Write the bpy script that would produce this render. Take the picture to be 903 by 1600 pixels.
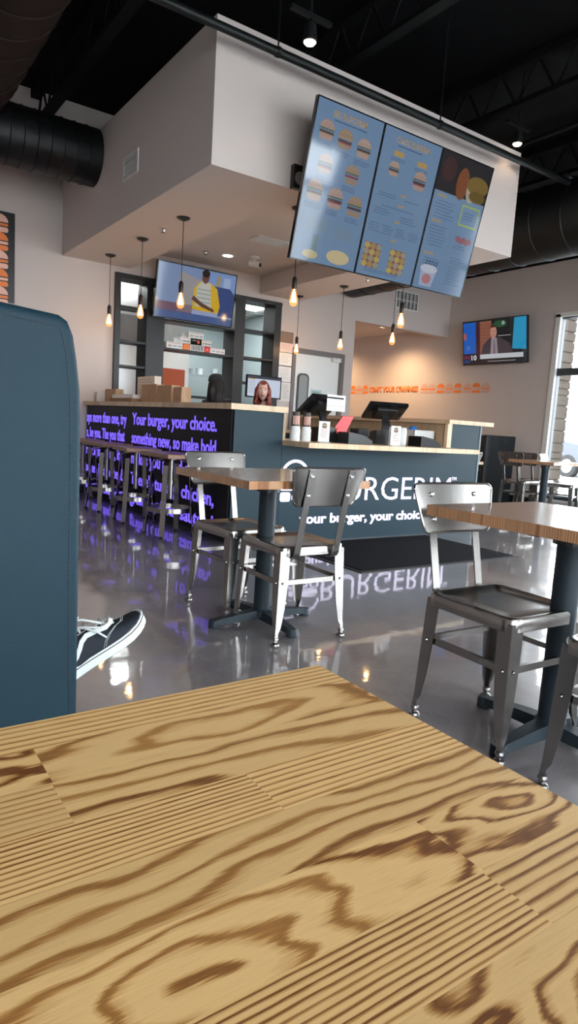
import bpy, bmesh, math, random
from mathutils import Vector, Matrix, Euler
R = math.radians
PI = math.pi
for o in list(bpy.data.objects): bpy.data.objects.remove(o)
scn = bpy.context.scene
C = scn.collection
random.seed(7)

# ------------------------------------------------------------------ camera
cam_d = bpy.data.cameras.new('camera'); cam = bpy.data.objects.new('camera', cam_d); C.objects.link(cam); scn.camera = cam
cr = Vector((0.82118131, -0.56750691, 0.05997637)); cu = Vector((0.02510823, 0.14092712, 0.98970153)); cf = Vector((0.57011476, 0.8112185, -0.1299758))
cam.matrix_world = Matrix(((cr.x, cu.x, -cf.x, 0), (cr.y, cu.y, -cf.y, 0), (cr.z, cu.z, -cf.z, 0.95), (0, 0, 0, 1)))
cam_d.sensor_fit = 'VERTICAL'; cam_d.sensor_height = 24.0; cam_d.lens = 1027.02 / 1600 * 24.0
cam_d.clip_start = 0.02; cam_d.clip_end = 300
# ------------------------------------------------------------------ world, daylight
w = bpy.data.worlds.new('overcast_sky'); scn.world = w; w.use_nodes = True
nt = w.node_tree; nt.nodes.clear()
wo = nt.nodes.new('ShaderNodeOutputWorld'); bg = nt.nodes.new('ShaderNodeBackground')
bg.inputs[0].default_value = (0.93, 0.945, 1.0, 1); bg.inputs[1].default_value = 13.5
nt.links.new(bg.outputs[0], wo.inputs[0])
def portal(name, loc, rot, sx, sy):
    l = bpy.data.lights.new(name, 'AREA'); l.shape = 'RECTANGLE'; l.size = sx; l.size_y = sy; l.energy = 1
    l.cycles.is_portal = True
    o = bpy.data.objects.new(name, l); C.objects.link(o); o.location = loc; o.rotation_euler = rot
portal('daylight_portal_side', (8.85, 1.85, 1.45), (0, R(90), 0), 2.7, 8.0)
portal('daylight_portal_front', (3.0, -2.75, 1.6), (R(90), 0, 0), 9.6, 2.8)
scn.view_settings.view_transform = 'Standard'; scn.view_settings.look = 'None'
scn.view_settings.exposure = 0.0; scn.view_settings.gamma = 1.0; scn.view_settings.use_curve_mapping = False

# ------------------------------------------------------------------ materials
MATS = {}
def mat(name, col, rough=0.5, metal=0.0, spec=0.5, emit=None, es=0.0, bump=0.0, bscale=80.0, vary=0.0, vscale=6.0, coat=0.0):
    if name in MATS: return MATS[name]
    m = bpy.data.materials.new(name); m.use_nodes = True; MATS[name] = m
    t = m.node_tree; b = t.nodes['Principled BSDF']
    b.inputs['Base Color'].default_value = (*col, 1); b.inputs['Roughness'].default_value = rough
    b.inputs['Metallic'].default_value = metal; b.inputs['Specular IOR Level'].default_value = spec
    b.inputs['Coat Weight'].default_value = coat; b.inputs['Coat Roughness'].default_value = 0.06
    if emit: b.inputs['Emission Color'].default_value = (*emit, 1); b.inputs['Emission Strength'].default_value = es
    if bump or vary:
        tc = t.nodes.new('ShaderNodeTexCoord')
    if bump:
        n = t.nodes.new('ShaderNodeTexNoise'); n.inputs['Scale'].default_value = bscale; n.inputs['Detail'].default_value = 3
        bp = t.nodes.new('ShaderNodeBump'); bp.inputs['Strength'].default_value = bump; bp.inputs['Distance'].default_value = 0.002
        t.links.new(tc.outputs['Object'], n.inputs['Vector']); t.links.new(n.outputs[0], bp.inputs['Height']); t.links.new(bp.outputs[0], b.inputs['Normal'])
    if vary:
        n = t.nodes.new('ShaderNodeTexNoise'); n.inputs['Scale'].default_value = vscale; n.inputs['Detail'].default_value = 4
        mx = t.nodes.new('ShaderNodeMix'); mx.data_type = 'RGBA'
        mx.inputs['A'].default_value = (*[c * (1 - vary) for c in col], 1); mx.inputs['B'].default_value = (*[min(1, c * (1 + vary)) for c in col], 1)
        t.links.new(tc.outputs['Object'], n.inputs['Vector']); t.links.new(n.outputs[0], mx.inputs['Factor']); t.links.new(mx.outputs['Result'], b.inputs['Base Color'])
    return m
def glow(name, col, s): return mat(name, (0, 0, 0), 0.4, emit=col, es=s)
SCR = {}
def scr(col, s=0.55):                      # a lit pixel colour behind the glossy glass of a screen
    k = tuple(round(c, 3) for c in col) + (s,)
    if k not in SCR:
        SCR[k] = mat('screen_colour_%d' % len(SCR), (0.01, 0.01, 0.012), 0.07, spec=0.6, emit=col, es=s)
    return SCR[k]

M_wall = mat('greige_wall_paint', (0.60, 0.525, 0.495), 0.85, bump=0.25, bscale=160)
M_soffit = mat('soffit_paint', (0.62, 0.545, 0.51), 0.85, bump=0.25, bscale=160)
M_black = mat('black_ceiling_paint', (0.0035, 0.004, 0.0045), 0.9, spec=0.2)
M_duct = mat('black_painted_duct', (0.006, 0.0075, 0.008), 0.45, spec=0.3, bump=0.2, bscale=8)
M_duct2 = mat('brown_black_duct', (0.013, 0.006, 0.005), 0.7, spec=0.2, vary=0.3, vscale=3)
M_steel = mat('gunmetal_steel', (0.30, 0.285, 0.27), 0.23, metal=1.0, vary=0.18, vscale=9)
M_steel_d = mat('dark_steel', (0.23, 0.22, 0.21), 0.32, metal=1.0)
M_chrome = mat('bolt_steel', (0.75, 0.75, 0.75), 0.2, metal=1.0)
M_stainless = mat('stainless_sheet', (0.62, 0.62, 0.61), 0.3, metal=1.0)
M_blacksteel = mat('black_powder_coat', (0.018, 0.020, 0.022), 0.42)
M_column = mat('blue_grey_column_paint', (0.018, 0.028, 0.036), 0.5, spec=0.25)
M_panel = mat('slate_blue_panel', (0.020, 0.042, 0.056), 0.45, spec=0.2)
M_darkpanel = mat('black_wall_graphic_panel', (0.005, 0.004, 0.006), 0.4, spec=0.12)
M_vinyl = mat('blue_grey_vinyl', (0.009, 0.028, 0.041), 0.5, spec=0.18, bump=0.5, bscale=420, vary=0.12, vscale=3)
M_vinyl_d = mat('stitch_thread', (0.012, 0.022, 0.03), 0.7)
M_blackplastic = mat('black_plastic', (0.012, 0.012, 0.013), 0.35)
M_blackgloss = mat('black_gloss', (0.01, 0.01, 0.012), 0.12)
M_rubber = mat('black_rubber', (0.012, 0.012, 0.012), 0.7)
M_white = mat('white_paint', (0.78, 0.78, 0.76), 0.5)
M_offwhite = mat('white_plastic', (0.72, 0.72, 0.70), 0.4)
M_paper = mat('white_paper', (0.80, 0.80, 0.78), 0.8)
M_kraft = mat('kraft_paper', (0.46, 0.30, 0.185), 0.85, vary=0.08)
M_kraft_d = mat('kraft_fold', (0.30, 0.19, 0.11), 0.85)
M_orange = mat('orange_print', (0.85, 0.22, 0.05), 0.6)
M_pink = mat('pale_orange_print', (0.85, 0.48, 0.38), 0.6)
M_red = mat('red_plastic', (0.75, 0.03, 0.035), 0.35)
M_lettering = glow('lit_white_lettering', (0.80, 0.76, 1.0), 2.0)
M_purple = glow('violet_lit_lettering', (0.20, 0.12, 0.95), 1.25)
M_bulb = glow('amber_filament_bulb', (1.0, 0.52, 0.20), 9.0)
M_filament = glow('filament', (1.0, 0.80, 0.5), 40.0)
M_lamp = glow('lamp_lens', (1.0, 0.86, 0.68), 14.0)
M_kitlight = glow('fluorescent_panel', (0.95, 1.0, 1.0), 24.0)
M_skin = mat('skin', (0.80, 0.50, 0.41), 0.55)
M_lip = mat('lips', (0.45, 0.12, 0.11), 0.5)
M_shirt = mat('black_shirt', (0.02, 0.02, 0.024), 0.85)
M_jeans = mat('dark_denim', (0.03, 0.04, 0.07), 0.85)
M_hair_r = mat('red_hair', (0.22, 0.035, 0.02), 0.5, vary=0.4, vscale=30)
M_hair_b = mat('black_hair', (0.012, 0.010, 0.010), 0.5)
M_canvas = mat('black_canvas', (0.010, 0.014, 0.022), 0.8, bump=0.4, bscale=700)
M_sole = mat('white_rubber_sole', (0.60, 0.64, 0.63), 0.5)
M_mat = mat('charcoal_mat', (0.009, 0.0095, 0.012), 0.95, spec=0.08, bump=1.0, bscale=260, vary=0.5, vscale=70)
M_glassjar = mat('jar_glass', (0.9, 0.93, 0.93), 0.05, spec=0.5); 
M_glassjar.node_tree.nodes['Principled BSDF'].inputs['Alpha'].default_value = 0.35
M_grille = mat('grille_dark', (0.10, 0.10, 0.10), 0.7)
M_kitwall = mat('kitchen_wall_panel', (0.23, 0.27, 0.275), 0.5)
M_fridge = mat('grey_cabinet', (0.17, 0.20, 0.21), 0.4)
M_terracotta = mat('orange_red_board', (0.40, 0.07, 0.02), 0.6)

def glass_mat():
    m = bpy.data.materials.new('window_glass'); m.use_nodes = True; t = m.node_tree; t.nodes.clear()
    o = t.nodes.new('ShaderNodeOutputMaterial'); mx = t.nodes.new('ShaderNodeMixShader'); fr = t.nodes.new('ShaderNodeFresnel'); fr.inputs[0].default_value = 1.45
    tr = t.nodes.new('ShaderNodeBsdfTransparent'); tr.inputs[0].default_value = (0.93, 0.96, 0.96, 1); gl = t.nodes.new('ShaderNodeBsdfGlossy'); gl.inputs['Roughness'].default_value = 0.0
    t.links.new(fr.outputs[0], mx.inputs[0]); t.links.new(tr.outputs[0], mx.inputs[1]); t.links.new(gl.outputs[0], mx.inputs[2]); t.links.new(mx.outputs[0], o.inputs[0])
    return m
M_glass = glass_mat()
def bulb_glass():
    m = bpy.data.materials.new('bulb_glass'); m.use_nodes = True; t = m.node_tree; t.nodes.clear()
    o = t.nodes.new('ShaderNodeOutputMaterial'); ad = t.nodes.new('ShaderNodeAddShader')
    tr = t.nodes.new('ShaderNodeBsdfTransparent'); tr.inputs[0].default_value = (1, 0.8, 0.55, 1); em = t.nodes.new('ShaderNodeEmission')
    em.inputs[0].default_value = (1, 0.42, 0.13, 1); em.inputs[1].default_value = 0.55
    t.links.new(tr.outputs[0], ad.inputs[0]); t.links.new(em.outputs[0], ad.inputs[1]); t.links.new(ad.outputs[0], o.inputs[0])
    return m
M_bulbglass = bulb_glass()

def floor_mat():
    m = bpy.data.materials.new('polished_concrete'); m.use_nodes = True; t = m.node_tree; b = t.nodes['Principled BSDF']
    tc = t.nodes.new('ShaderNodeTexCoord')
    mp = t.nodes.new('ShaderNodeMapping'); mp.inputs['Scale'].default_value = (1.0, 1.0, 1.0); mp.inputs['Rotation'].default_value = (0, 0, 0.6)
    t.links.new(tc.outputs['Object'], mp.inputs[0])
    n1 = t.nodes.new('ShaderNodeTexNoise'); n1.inputs['Scale'].default_value = 1.3; n1.inputs['Detail'].default_value = 7; n1.inputs['Roughness'].default_value = 0.62; n1.inputs['Distortion'].default_value = 1.6
    t.links.new(mp.outputs[0], n1.inputs['Vector'])
    cr_ = t.nodes.new('ShaderNodeValToRGB'); e = cr_.color_ramp.elements
    e[0].position = 0.33; e[0].color = (0.185, 0.165, 0.172, 1); e[1].position = 0.68; e[1].color = (0.315, 0.288, 0.295, 1)
    t.links.new(n1.outputs[0], cr_.inputs[0])
    n2 = t.nodes.new('ShaderNodeTexNoise'); n2.inputs['Scale'].default_value = 2.2; n2.inputs['Detail'].default_value = 9; n2.inputs['Distortion'].default_value = 3.0
    t.links.new(mp.outputs[0], n2.inputs['Vector'])
    c2 = t.nodes.new('ShaderNodeValToRGB'); e = c2.color_ramp.elements
    e[0].position = 0.46; e[0].color = (0, 0, 0, 1); e[1].position = 0.5; e[1].color = (1, 1, 1, 1); x = e.new(0.54); x.color = (0, 0, 0, 1)
    t.links.new(n2.outputs[0], c2.inputs[0])
    mx = t.nodes.new('ShaderNodeMix'); mx.data_type = 'RGBA'; mx.inputs['B'].default_value = (0.36, 0.33, 0.32, 1)
    ml = t.nodes.new('ShaderNodeMath'); ml.operation = 'MULTIPLY'; ml.inputs[1].default_value = 0.28
    t.links.new(c2.outputs[0], ml.inputs[0]); t.links.new(ml.outputs[0], mx.inputs['Factor']); t.links.new(cr_.outputs[0], mx.inputs['A'])
    t.links.new(mx.outputs['Result'], b.inputs['Base Color'])
    b.inputs['Roughness'].default_value = 0.30; b.inputs['Specular IOR Level'].default_value = 0.5
    b.inputs['Coat Weight'].default_value = 1.0; b.inputs['Coat Roughness'].default_value = 0.045; b.inputs['Coat IOR'].default_value = 1.6
    nb = t.nodes.new('ShaderNodeTexNoise'); nb.inputs['Scale'].default_value = 5.0; nb.inputs['Detail'].default_value = 3
    t.links.new(tc.outputs['Object'], nb.inputs['Vector'])
    bp = t.nodes.new('ShaderNodeBump'); bp.inputs['Strength'].default_value = 0.10; bp.inputs['Distance'].default_value = 0.01
    t.links.new(nb.outputs[0], bp.inputs['Height']); t.links.new(bp.outputs[0], b.inputs['Normal']); t.links.new(bp.outputs[0], b.inputs['Coat Normal'])
    return m
M_floor = floor_mat()

def wood_mat(name, light, mid, dark, rough=0.35, gain=1.0, coat=0.0):
    """butcher block: per-board ring centre / stretch / frequency come from the mesh attributes ring_a and ring_b"""
    m = bpy.data.materials.new(name); m.use_nodes = True; t = m.node_tree; b = t.nodes['Principled BSDF']; L = t.links.new
    def N(k, **kw):
        n = t.nodes.new(k)
        for a, v in kw.items(): setattr(n, a, v)
        return n
    def Mt(op, a, b_=None, c=None):
        n = N('ShaderNodeMath', operation=op)
        for i, v in enumerate((a, b_, c)):
            if v is None: continue
            if isinstance(v, (int, float)): n.inputs[i].default_value = v
            else: L(v, n.inputs[i])
        return n.outputs[0]
    tc = N('ShaderNodeTexCoord'); sp = N('ShaderNodeSeparateXYZ'); L(tc.outputs['Object'], sp.inputs[0])
    A = N('ShaderNodeAttribute', attribute_name='ring_a'); B = N('ShaderNodeAttribute', attribute_name='ring_b')
    sa = N('ShaderNodeSeparateXYZ'); L(A.outputs['Vector'], sa.inputs[0]); sb = N('ShaderNodeSeparateXYZ'); L(B.outputs['Vector'], sb.inputs[0])
    x, y, z = sp.outputs; x0, y0, s = sa.outputs; fr, con, seed = sb.outputs
    # slow warp, long along the grain
    cv = N('ShaderNodeCombineXYZ'); L(Mt('MULTIPLY', x, 9.0), cv.inputs[0]); L(Mt('MULTIPLY', y, 26.0), cv.inputs[1]); L(seed, cv.inputs[2])
    n1 = N('ShaderNodeTexNoise'); n1.inputs['Scale'].default_value = 1.0; n1.inputs['Detail'].default_value = 2.2; n1.inputs['Roughness'].default_value = 0.45; L(cv.outputs[0], n1.inputs['Vector'])
    warp = Mt('MULTIPLY', Mt('SUBTRACT', n1.outputs[0], 0.5), Mt('MULTIPLY', s, 0.21))
    dy = Mt('SUBTRACT', y, y0); dx = Mt('MULTIPLY', Mt('SUBTRACT', x, x0), s)
    r = Mt('SQRT', Mt('ADD', Mt('ADD', Mt('MULTIPLY', dy, dy), Mt('MULTIPLY', dx, dx)), 0.00002))
    r = Mt('ADD', r, warp)
    v = Mt('MULTIPLY', r, fr)
    # fine fibre jitter breaks up the line edges
    cf_ = N('ShaderNodeCombineXYZ'); L(Mt('MULTIPLY', x, 45.0), cf_.inputs[0]); L(Mt('MULTIPLY', y, 900.0), cf_.inputs[1]); L(seed, cf_.inputs[2])
    n2 = N('ShaderNodeTexNoise'); n2.inputs['Scale'].default_value = 1.0; n2.inputs['Detail'].default_value = 3.0; L(cf_.outputs[0], n2.inputs['Vector'])
    v = Mt('ADD', v, Mt('MULTIPLY', Mt('SUBTRACT', n2.outputs[0], 0.5), 0.34))
    fract = Mt('FRACT', v)
    # each ring has its own depth of colour
    wn = N('ShaderNodeTexWhiteNoise', noise_dimensions='2D'); cw = N('ShaderNodeCombineXYZ'); L(Mt('FLOOR', v), cw.inputs[0]); L(seed, cw.inputs[1]); L(cw.outputs[0], wn.inputs['Vector'])
    ramp = N('ShaderNodeValToRGB'); e = ramp.color_ramp.elements
    e[0].position = 0.0; e[0].color = (0.35, .35, .35, 1); e[1].position = 1.0; e[1].color = (0.35, .35, .35, 1)
    for p_, c_ in ((0.10, 0.0), (0.50, 0.02), (0.70, 0.30), (0.80, 0.85), (0.90, 1.0), (0.96, 0.75)):
        q = e.new(p_); q.color = (c_, c_, c_, 1)
    L(fract, ramp.inputs[0])
    k = Mt('MULTIPLY', ramp.outputs[0], Mt('MULTIPLY', con, Mt('ADD', Mt('MULTIPLY', wn.outputs['Value'], 0.55), 0.50)))
    k = Mt('ADD', k, Mt('MULTIPLY', Mt('SUBTRACT', n2.outputs[0], 0.5), 0.22))
    kc = N('ShaderNodeClamp'); L(k, kc.inputs[0])
    col = N('ShaderNodeValToRGB'); e = col.color_ramp.elements
    e[0].position = 0; e[0].color = (*light, 1); e[1].position = 1; e[1].color = (*dark, 1); q = e.new(0.45); q.color = (*mid, 1)
    L(kc.outputs[0], col.inputs[0])
    # board to board tone
    wn2 = N('ShaderNodeTexWhiteNoise', noise_dimensions='1D'); L(seed, wn2.inputs['W'])
    hsv = N('ShaderNodeHueSaturation'); L(col.outputs[0], hsv.inputs['Color']); L(Mt('MULTIPLY', Mt('ADD', Mt('MULTIPLY', wn2.outputs['Value'], 0.24), 0.83), gain), hsv.inputs['Value'])
    L(hsv.outputs[0], b.inputs['Base Color']); b.inputs['Roughness'].default_value = rough
    b.inputs['Coat Weight'].default_value = coat; b.inputs['Coat Roughness'].default_value = 0.12
    return m
M_ash = wood_mat('ash_butcher_block', (0.97, 0.62, 0.26), (0.58, 0.275, 0.075), (0.20, 0.065, 0.014), 0.5)
M_ash2 = wood_mat('stained_butcher_block', (0.56, 0.29, 0.14), (0.36, 0.155, 0.06), (0.13, 0.05, 0.02), 0.27, coat=0.9)
M_pine = wood_mat('pale_butcher_block', (0.72, 0.54, 0.36), (0.60, 0.41, 0.24), (0.42, 0.25, 0.13), 0.45)
M_pine2 = wood_mat('plank_cladding', (0.50, 0.36, 0.22), (0.38, 0.25, 0.14), (0.24, 0.14, 0.07), 0.5)

# ------------------------------------------------------------------ mesh helpers
class MB:
    def __init__(self, T=None): self.bm = bmesh.new(); self.T = T or Matrix.Identity(4); self.mi = 0
    def _fin(self, vs, T=None):
        M_ = self.T @ T if T is not None else self.T
        for v in vs: v.co = M_ @ v.co
        for f in {f for v in vs for f in v.link_faces}: f.material_index = self.mi
    def box(self, x0, x1, y0, y1, z0, z1, T=None, bev=0.0, seg=2):
        g = bmesh.ops.create_cube(self.bm, size=1.0); vs = g['verts']
        for v in vs: v.co = Vector(((x0 + x1) / 2 + v.co.x * (x1 - x0), (y0 + y1) / 2 + v.co.y * (y1 - y0), (z0 + z1) / 2 + v.co.z * (z1 - z0)))
        if bev:
            es = list({e for v in vs for e in v.link_edges})
            r = bmesh.ops.bevel(self.bm, geom=es, offset=bev, segments=seg, affect='EDGES', profile=0.5)
            vs = list({v for f in r['faces'] for v in f.verts} | {v for v in vs if v.is_valid})
        self._fin(vs, T); return self
    def lathe(self, prof, n=20, T=None, cap=True):      # prof: (r, z)
        rings = []
        for r, z in prof:
            rings.append([self.bm.verts.new((r * math.cos(2 * PI * i / n), r * math.sin(2 * PI * i / n), z)) for i in range(n)])
        for a, b in zip(rings, rings[1:]):
            for i in range(n): self.bm.faces.new((a[i], a[(i + 1) % n], b[(i + 1) % n], b[i]))
        if cap:
            self.bm.faces.new(rings[0][::-1]); self.bm.faces.new(rings[-1])
        self._fin([v for r in rings for v in r], T); return self
    def cyl(self, p0, p1, r0, r1=None, n=14):
        p0 = Vector(p0); p1 = Vector(p1); d = p1 - p0
        T = Matrix.Translation(p0) @ d.to_track_quat('Z', 'Y').to_matrix().to_4x4()
        return self.lathe([(r0, 0), (r1 if r1 is not None else r0, d.length)], n, T)
    def prism(self, pts, z0, z1, T=None):              # polygon in xy, extruded z0..z1
        a = [self.bm.verts.new((p[0], p[1], z0)) for p in pts]; b = [self.bm.verts.new((p[0], p[1], z1)) for p in pts]
        n = len(pts)
        for i in range(n): self.bm.faces.new((a[i], a[(i + 1) % n], b[(i + 1) % n], b[i]))
        self.bm.faces.new(a[::-1]); self.bm.faces.new(b)
        self._fin(a + b, T); return self
    def tube(self, pts, r, n=8, flat=1.0, T=None):
        pts = [Vector(p) for p in pts]; rings = []; up = Vector((0, 0, 1))
        for i, p in enumerate(pts):
            d = (pts[min(i + 1, len(pts) - 1)] - pts[max(i - 1, 0)]).normalized()
            s_ = d.cross(up)
            if s_.length < 1e-3: s_ = d.cross(Vector((1, 0, 0)))
            s_.normalize(); u = s_.cross(d).normalized()
            rr = r[i] if isinstance(r, (list, tuple)) else r
            rings.append([self.bm.verts.new(p + s_ * (rr * math.cos(2 * PI * k / n)) + u * (rr * flat * math.sin(2 * PI * k / n))) for k in range(n)])
        for a, b in zip(rings, rings[1:]):
            for i in range(n): self.bm.faces.new((a[i], a[(i + 1) % n], b[(i + 1) % n], b[i]))
        self.bm.faces.new(rings[0][::-1]); self.bm.faces.new(rings[-1])
        self._fin([v for q in rings for v in q], T); return self
    def loft(self, rings, cap=True, T=None):           # list of equally long closed rings
        rs = [[self.bm.verts.new(p) for p in q] for q in rings]; n = len(rs[0])
        for a, b in zip(rs, rs[1:]):
            for i in range(n): self.bm.faces.new((a[i], a[(i + 1) % n], b[(i + 1) % n], b[i]))
        if cap: self.bm.faces.new(rs[0][::-1]); self.bm.faces.new(rs[-1])
        self._fin([v for q in rs for v in q], T); return self
    def ball(self, c, rx, ry=None, rz=None, n=16, T=None):
        ry = ry or rx; rz = rz or rx
        g = bmesh.ops.create_uvsphere(self.bm, u_segments=n, v_segments=max(6, n * 2 // 3), radius=1)
        for v in g['verts']: v.co = Vector((c[0] + v.co.x * rx, c[1] + v.co.y * ry, c[2] + v.co.z * rz))
        self._fin(g['verts'], T); return self
    def build(self, name, mats, parent=None, smooth=False, loc=None):
        bmesh.ops.recalc_face_normals(self.bm, faces=self.bm.faces[:])
        me = bpy.data.meshes.new(name); self.bm.to_mesh(me); self.bm.free()
        for m in (mats if isinstance(mats, (list, tuple)) else [mats]): me.materials.append(m)
        if smooth:
            me.polygons.foreach_set('use_smooth', [True] * len(me.polygons))
            try: me.set_sharp_from_angle(angle=R(38))
            except Exception: pass
        o = bpy.data.objects.new(name, me); C.objects.link(o)
        if parent: o.parent = parent
        if loc: o.location = loc
        return o
def empty(name, loc=(0, 0, 0), rz=0, label=None, cat=None, group=None, rot=None):
    o = bpy.data.objects.new(name, None); C.objects.link(o); o.location = loc; o.rotation_euler = rot or (0, 0, rz); o.empty_display_size = 0.1
    if label: tag(o, label, cat, group)
    return o
def tag(o, label, cat, group=None, kind=None):
    if label: o['label'] = label
    if cat: o['category'] = cat
    if group: o['group'] = group
    if kind: o['kind'] = kind
    return o
def struct(o, label=None):
    o['kind'] = 'structure'
    if label: o['label'] = label
    return o
def dup(root, loc, rz=None, label=None, group=None, rot=None):
    def cp(o, par):
        c = o.copy(); C.objects.link(c); c.parent = par
        for k in list(o.children): cp(k, c)
        return c
    r = cp(root, None); r.location = loc
    if rz is not None: r.rotation_euler = (0, 0, rz)
    if rot is not None: r.rotation_euler = rot
    if label: r['label'] = label
    if group: r['group'] = group
    return r
def text_mesh(s, w, h, T, material, name, parent=None, ext=0.002, bold=0.0, keep=False):
    """lettering fitted to a w x h box whose lower left corner is the origin of T (x right, y up, z out)"""
    cu_ = bpy.data.curves.new('t', 'FONT'); cu_.body = s; cu_.offset = bold; cu_.resolution_u = 3
    o = bpy.data.objects.new('t', cu_); C.objects.link(o); bpy.context.view_layer.update()
    me = bpy.data.meshes.new_from_object(o.evaluated_get(bpy.context.evaluated_depsgraph_get()))
    bpy.data.objects.remove(o)
    bm = bmesh.new(); bm.from_mesh(me); bpy.data.meshes.remove(me)
    xs = [v.co.x for v in bm.verts]; ys = [v.co.y for v in bm.verts]
    x0, x1 = min(xs), max(xs); y0, y1 = min(ys), max(ys)
    r = bmesh.ops.extrude_face_region(bm, geom=bm.faces[:])
    top = {v for v in r['geom'] if isinstance(v, bmesh.types.BMVert)}
    sx = w / (x1 - x0); sy = h / (y1 - y0) if not keep else h / 0.7
    yb = y0 if not keep else 0.0
    for v in bm.verts: v.co = Vector(((v.co.x - x0) * sx, (v.co.y - yb) * sy, ext if v in top else 0.0))
    bmesh.ops.transform(bm, matrix=T, verts=bm.verts)
    bmesh.ops.recalc_face_normals(bm, faces=bm.faces[:])
    m2 = bpy.data.meshes.new(name); bm.to_mesh(m2); bm.free(); m2.materials.append(material)
    q = bpy.data.objects.new(name, m2); C.objects.link(q)
    if parent: q.parent = parent
    return q
def frame_T(o, ex, ey):          # matrix with x axis ex, y axis ey, z = ex x ey
    ex = Vector(ex).normalized(); ey = Vector(ey).normalized(); ez = ex.cross(ey)
    return Matrix(((ex.x, ey.x, ez.x, o[0]), (ex.y, ey.y, ez.y, o[1]), (ex.z, ey.z, ez.z, o[2]), (0, 0, 0, 1)))
def rrect(x0, x1, y0, y1, r, n=5):
    pts = []
    for cx, cy, a in ((x1 - r, y1 - r, 0), (x0 + r, y1 - r, 90), (x0 + r, y0 + r, 180), (x1 - r, y0 + r, 270)):
        for i in range(n + 1):
            t_ = R(a + 90 * i / n); pts.append((cx + r * math.cos(t_), cy + r * math.sin(t_)))
    return pts

def boards_top(name, x0, x1, y0, y1, z0, z1, spec, material, parent=None, edge=0.003):
    """worktop made of glued boards. spec: list of (ya, yb, xa, xb, ring centre x, ring centre y, stretch, frequency, contrast)"""
    bm = bmesh.new(); a = bm.faces.layers.float_vector.new('ring_a') if False else None
    A = bm.verts.layers.float_vector.new('ring_a'); B = bm.verts.layers.float_vector.new('ring_b')
    for i, (ya, yb, xa, xb, cx, cy, s_, f_, c_) in enumerate(spec):
        xa = max(xa, x0); xb = min(xb, x1); ya = max(ya, y0); yb = min(yb, y1)
        if xb <= xa or yb <= ya: continue
        vs = bmesh.ops.create_cube(bm, size=1.0)['verts']
        for v in vs:
            v.co = Vector(((xa + xb) / 2 + v.co.x * (xb - xa), (ya + yb) / 2 + v.co.y * (yb - ya), (z0 + z1) / 2 + v.co.z * (z1 - z0)))
            v[A] = (cx, cy, s_); v[B] = (f_, c_, i * 3.17 + x0)
    me = bpy.data.meshes.new(name); bm.to_mesh(me); bm.free(); me.materials.append(material)
    o = bpy.data.objects.new(name, me); C.objects.link(o)
    if parent: o.parent = parent
    return o
def auto_boards(x0, x1, y0, y1, bw, rnd, along='x', lmin=0.25, lmax=0.55, con=0.8, fr=(110, 190)):
    spec = []; y = y0
    while y < y1 - 1e-4:
        yb = min(y + bw, y1); x = x0 - rnd.random() * lmin
        while x < x1:
            xb = x + rnd.uniform(lmin, lmax)
            if rnd.random() < 0.55: cx, cy, s_ = (x + rnd.random() * 0.5, y + bw * rnd.uniform(-2.6, -0.8), 0.04)
            else: cx, cy, s_ = (rnd.uniform(x, xb), y + bw * rnd.random(), 0.10)
            spec.append((y, yb, x, xb, cx, cy, s_, rnd.uniform(*fr) * (1 if s_ < .05 else 1.3), con * rnd.uniform(.6, 1))); x = xb
        y = yb
    return spec
# ------------------------------------------------------------------ the room
XR = 8.61; YB = 7.9; ZC = 4.35; XS0, XS1 = 2.205, 5.49; YS = 4.32; ZS = 2.704
struct(MB().box(-3.2, 8.9, -2.9, 12.4, -0.12, 0.0).build('floor', M_floor))
struct(MB().box(-3.2, 8.9, -2.9, 12.4, ZC, ZC + 0.1).build('ceiling', M_black))
struct(MB().box(-3.2, -3.0, -2.9, 8.05, 0, ZC).build('wall_left', M_wall))
b = MB()
for q in ((-3.0, 2.82, 0, ZC), (2.82, 5.2, 0, 0.9), (2.82, 5.2, 2.62, ZC), (5.2, 5.44, 0, ZC), (5.44, 6.395, 2.06, ZC), (6.395, 6.57, 0, ZC), (6.57, XR, 2.585, ZC)):
    b.box(q[0], q[1], YB, YB + 0.15, q[2], q[3])
struct(b.build('wall_back', M_wall))
b = MB()
b.box(XR, XR + 0.2, 5.87, 12.2, 0, 3.5).box(XR, XR + 0.2, -2.9, -2.2, 0, 3.5).box(XR, XR + 0.2, -2.2, 5.87, 2.76, 3.5).box(XR, XR + 0.2, -2.2, 5.87, 0, 0.12)
b.mi = 1; b.box(XR, XR + 0.2, -2.9, 12.2, 3.5, ZC)
struct(b.build('wall_right', [M_wall, M_black]))
b = MB()
b.box(-3.0, -1.8, -2.9, -2.7, 0, ZC).box(7.8, XR, -2.9, -2.7, 0, ZC).box(-1.8, 7.8, -2.9, -2.7, 3.0, ZC).box(-1.8, 7.8, -2.9, -2.7, 0, 0.2)
struct(b.build('wall_front', M_wall))
struct(MB().box(6.42, 6.57, 8.05, 12.2, 0, 3.2).build('wall_hallway', M_wall))
struct(MB().box(6.57, XR, 12.0, 12.2, 0, 3.2).build('wall_hallway_end', M_wall))
struct(MB().box(6.57, XR, 8.05, 12.0, 2.74, 2.80).build('ceiling_hallway', M_wall))
struct(MB().box(XR - 0.015, XR, 5.9, 12.0, 0, 0.10).build('baseboard_right', M_blackplastic))
struct(MB().box(-3.0, 2.5, YB - 0.015, YB, 0, 0.10).build('baseboard_back', M_blackplastic))
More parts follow.
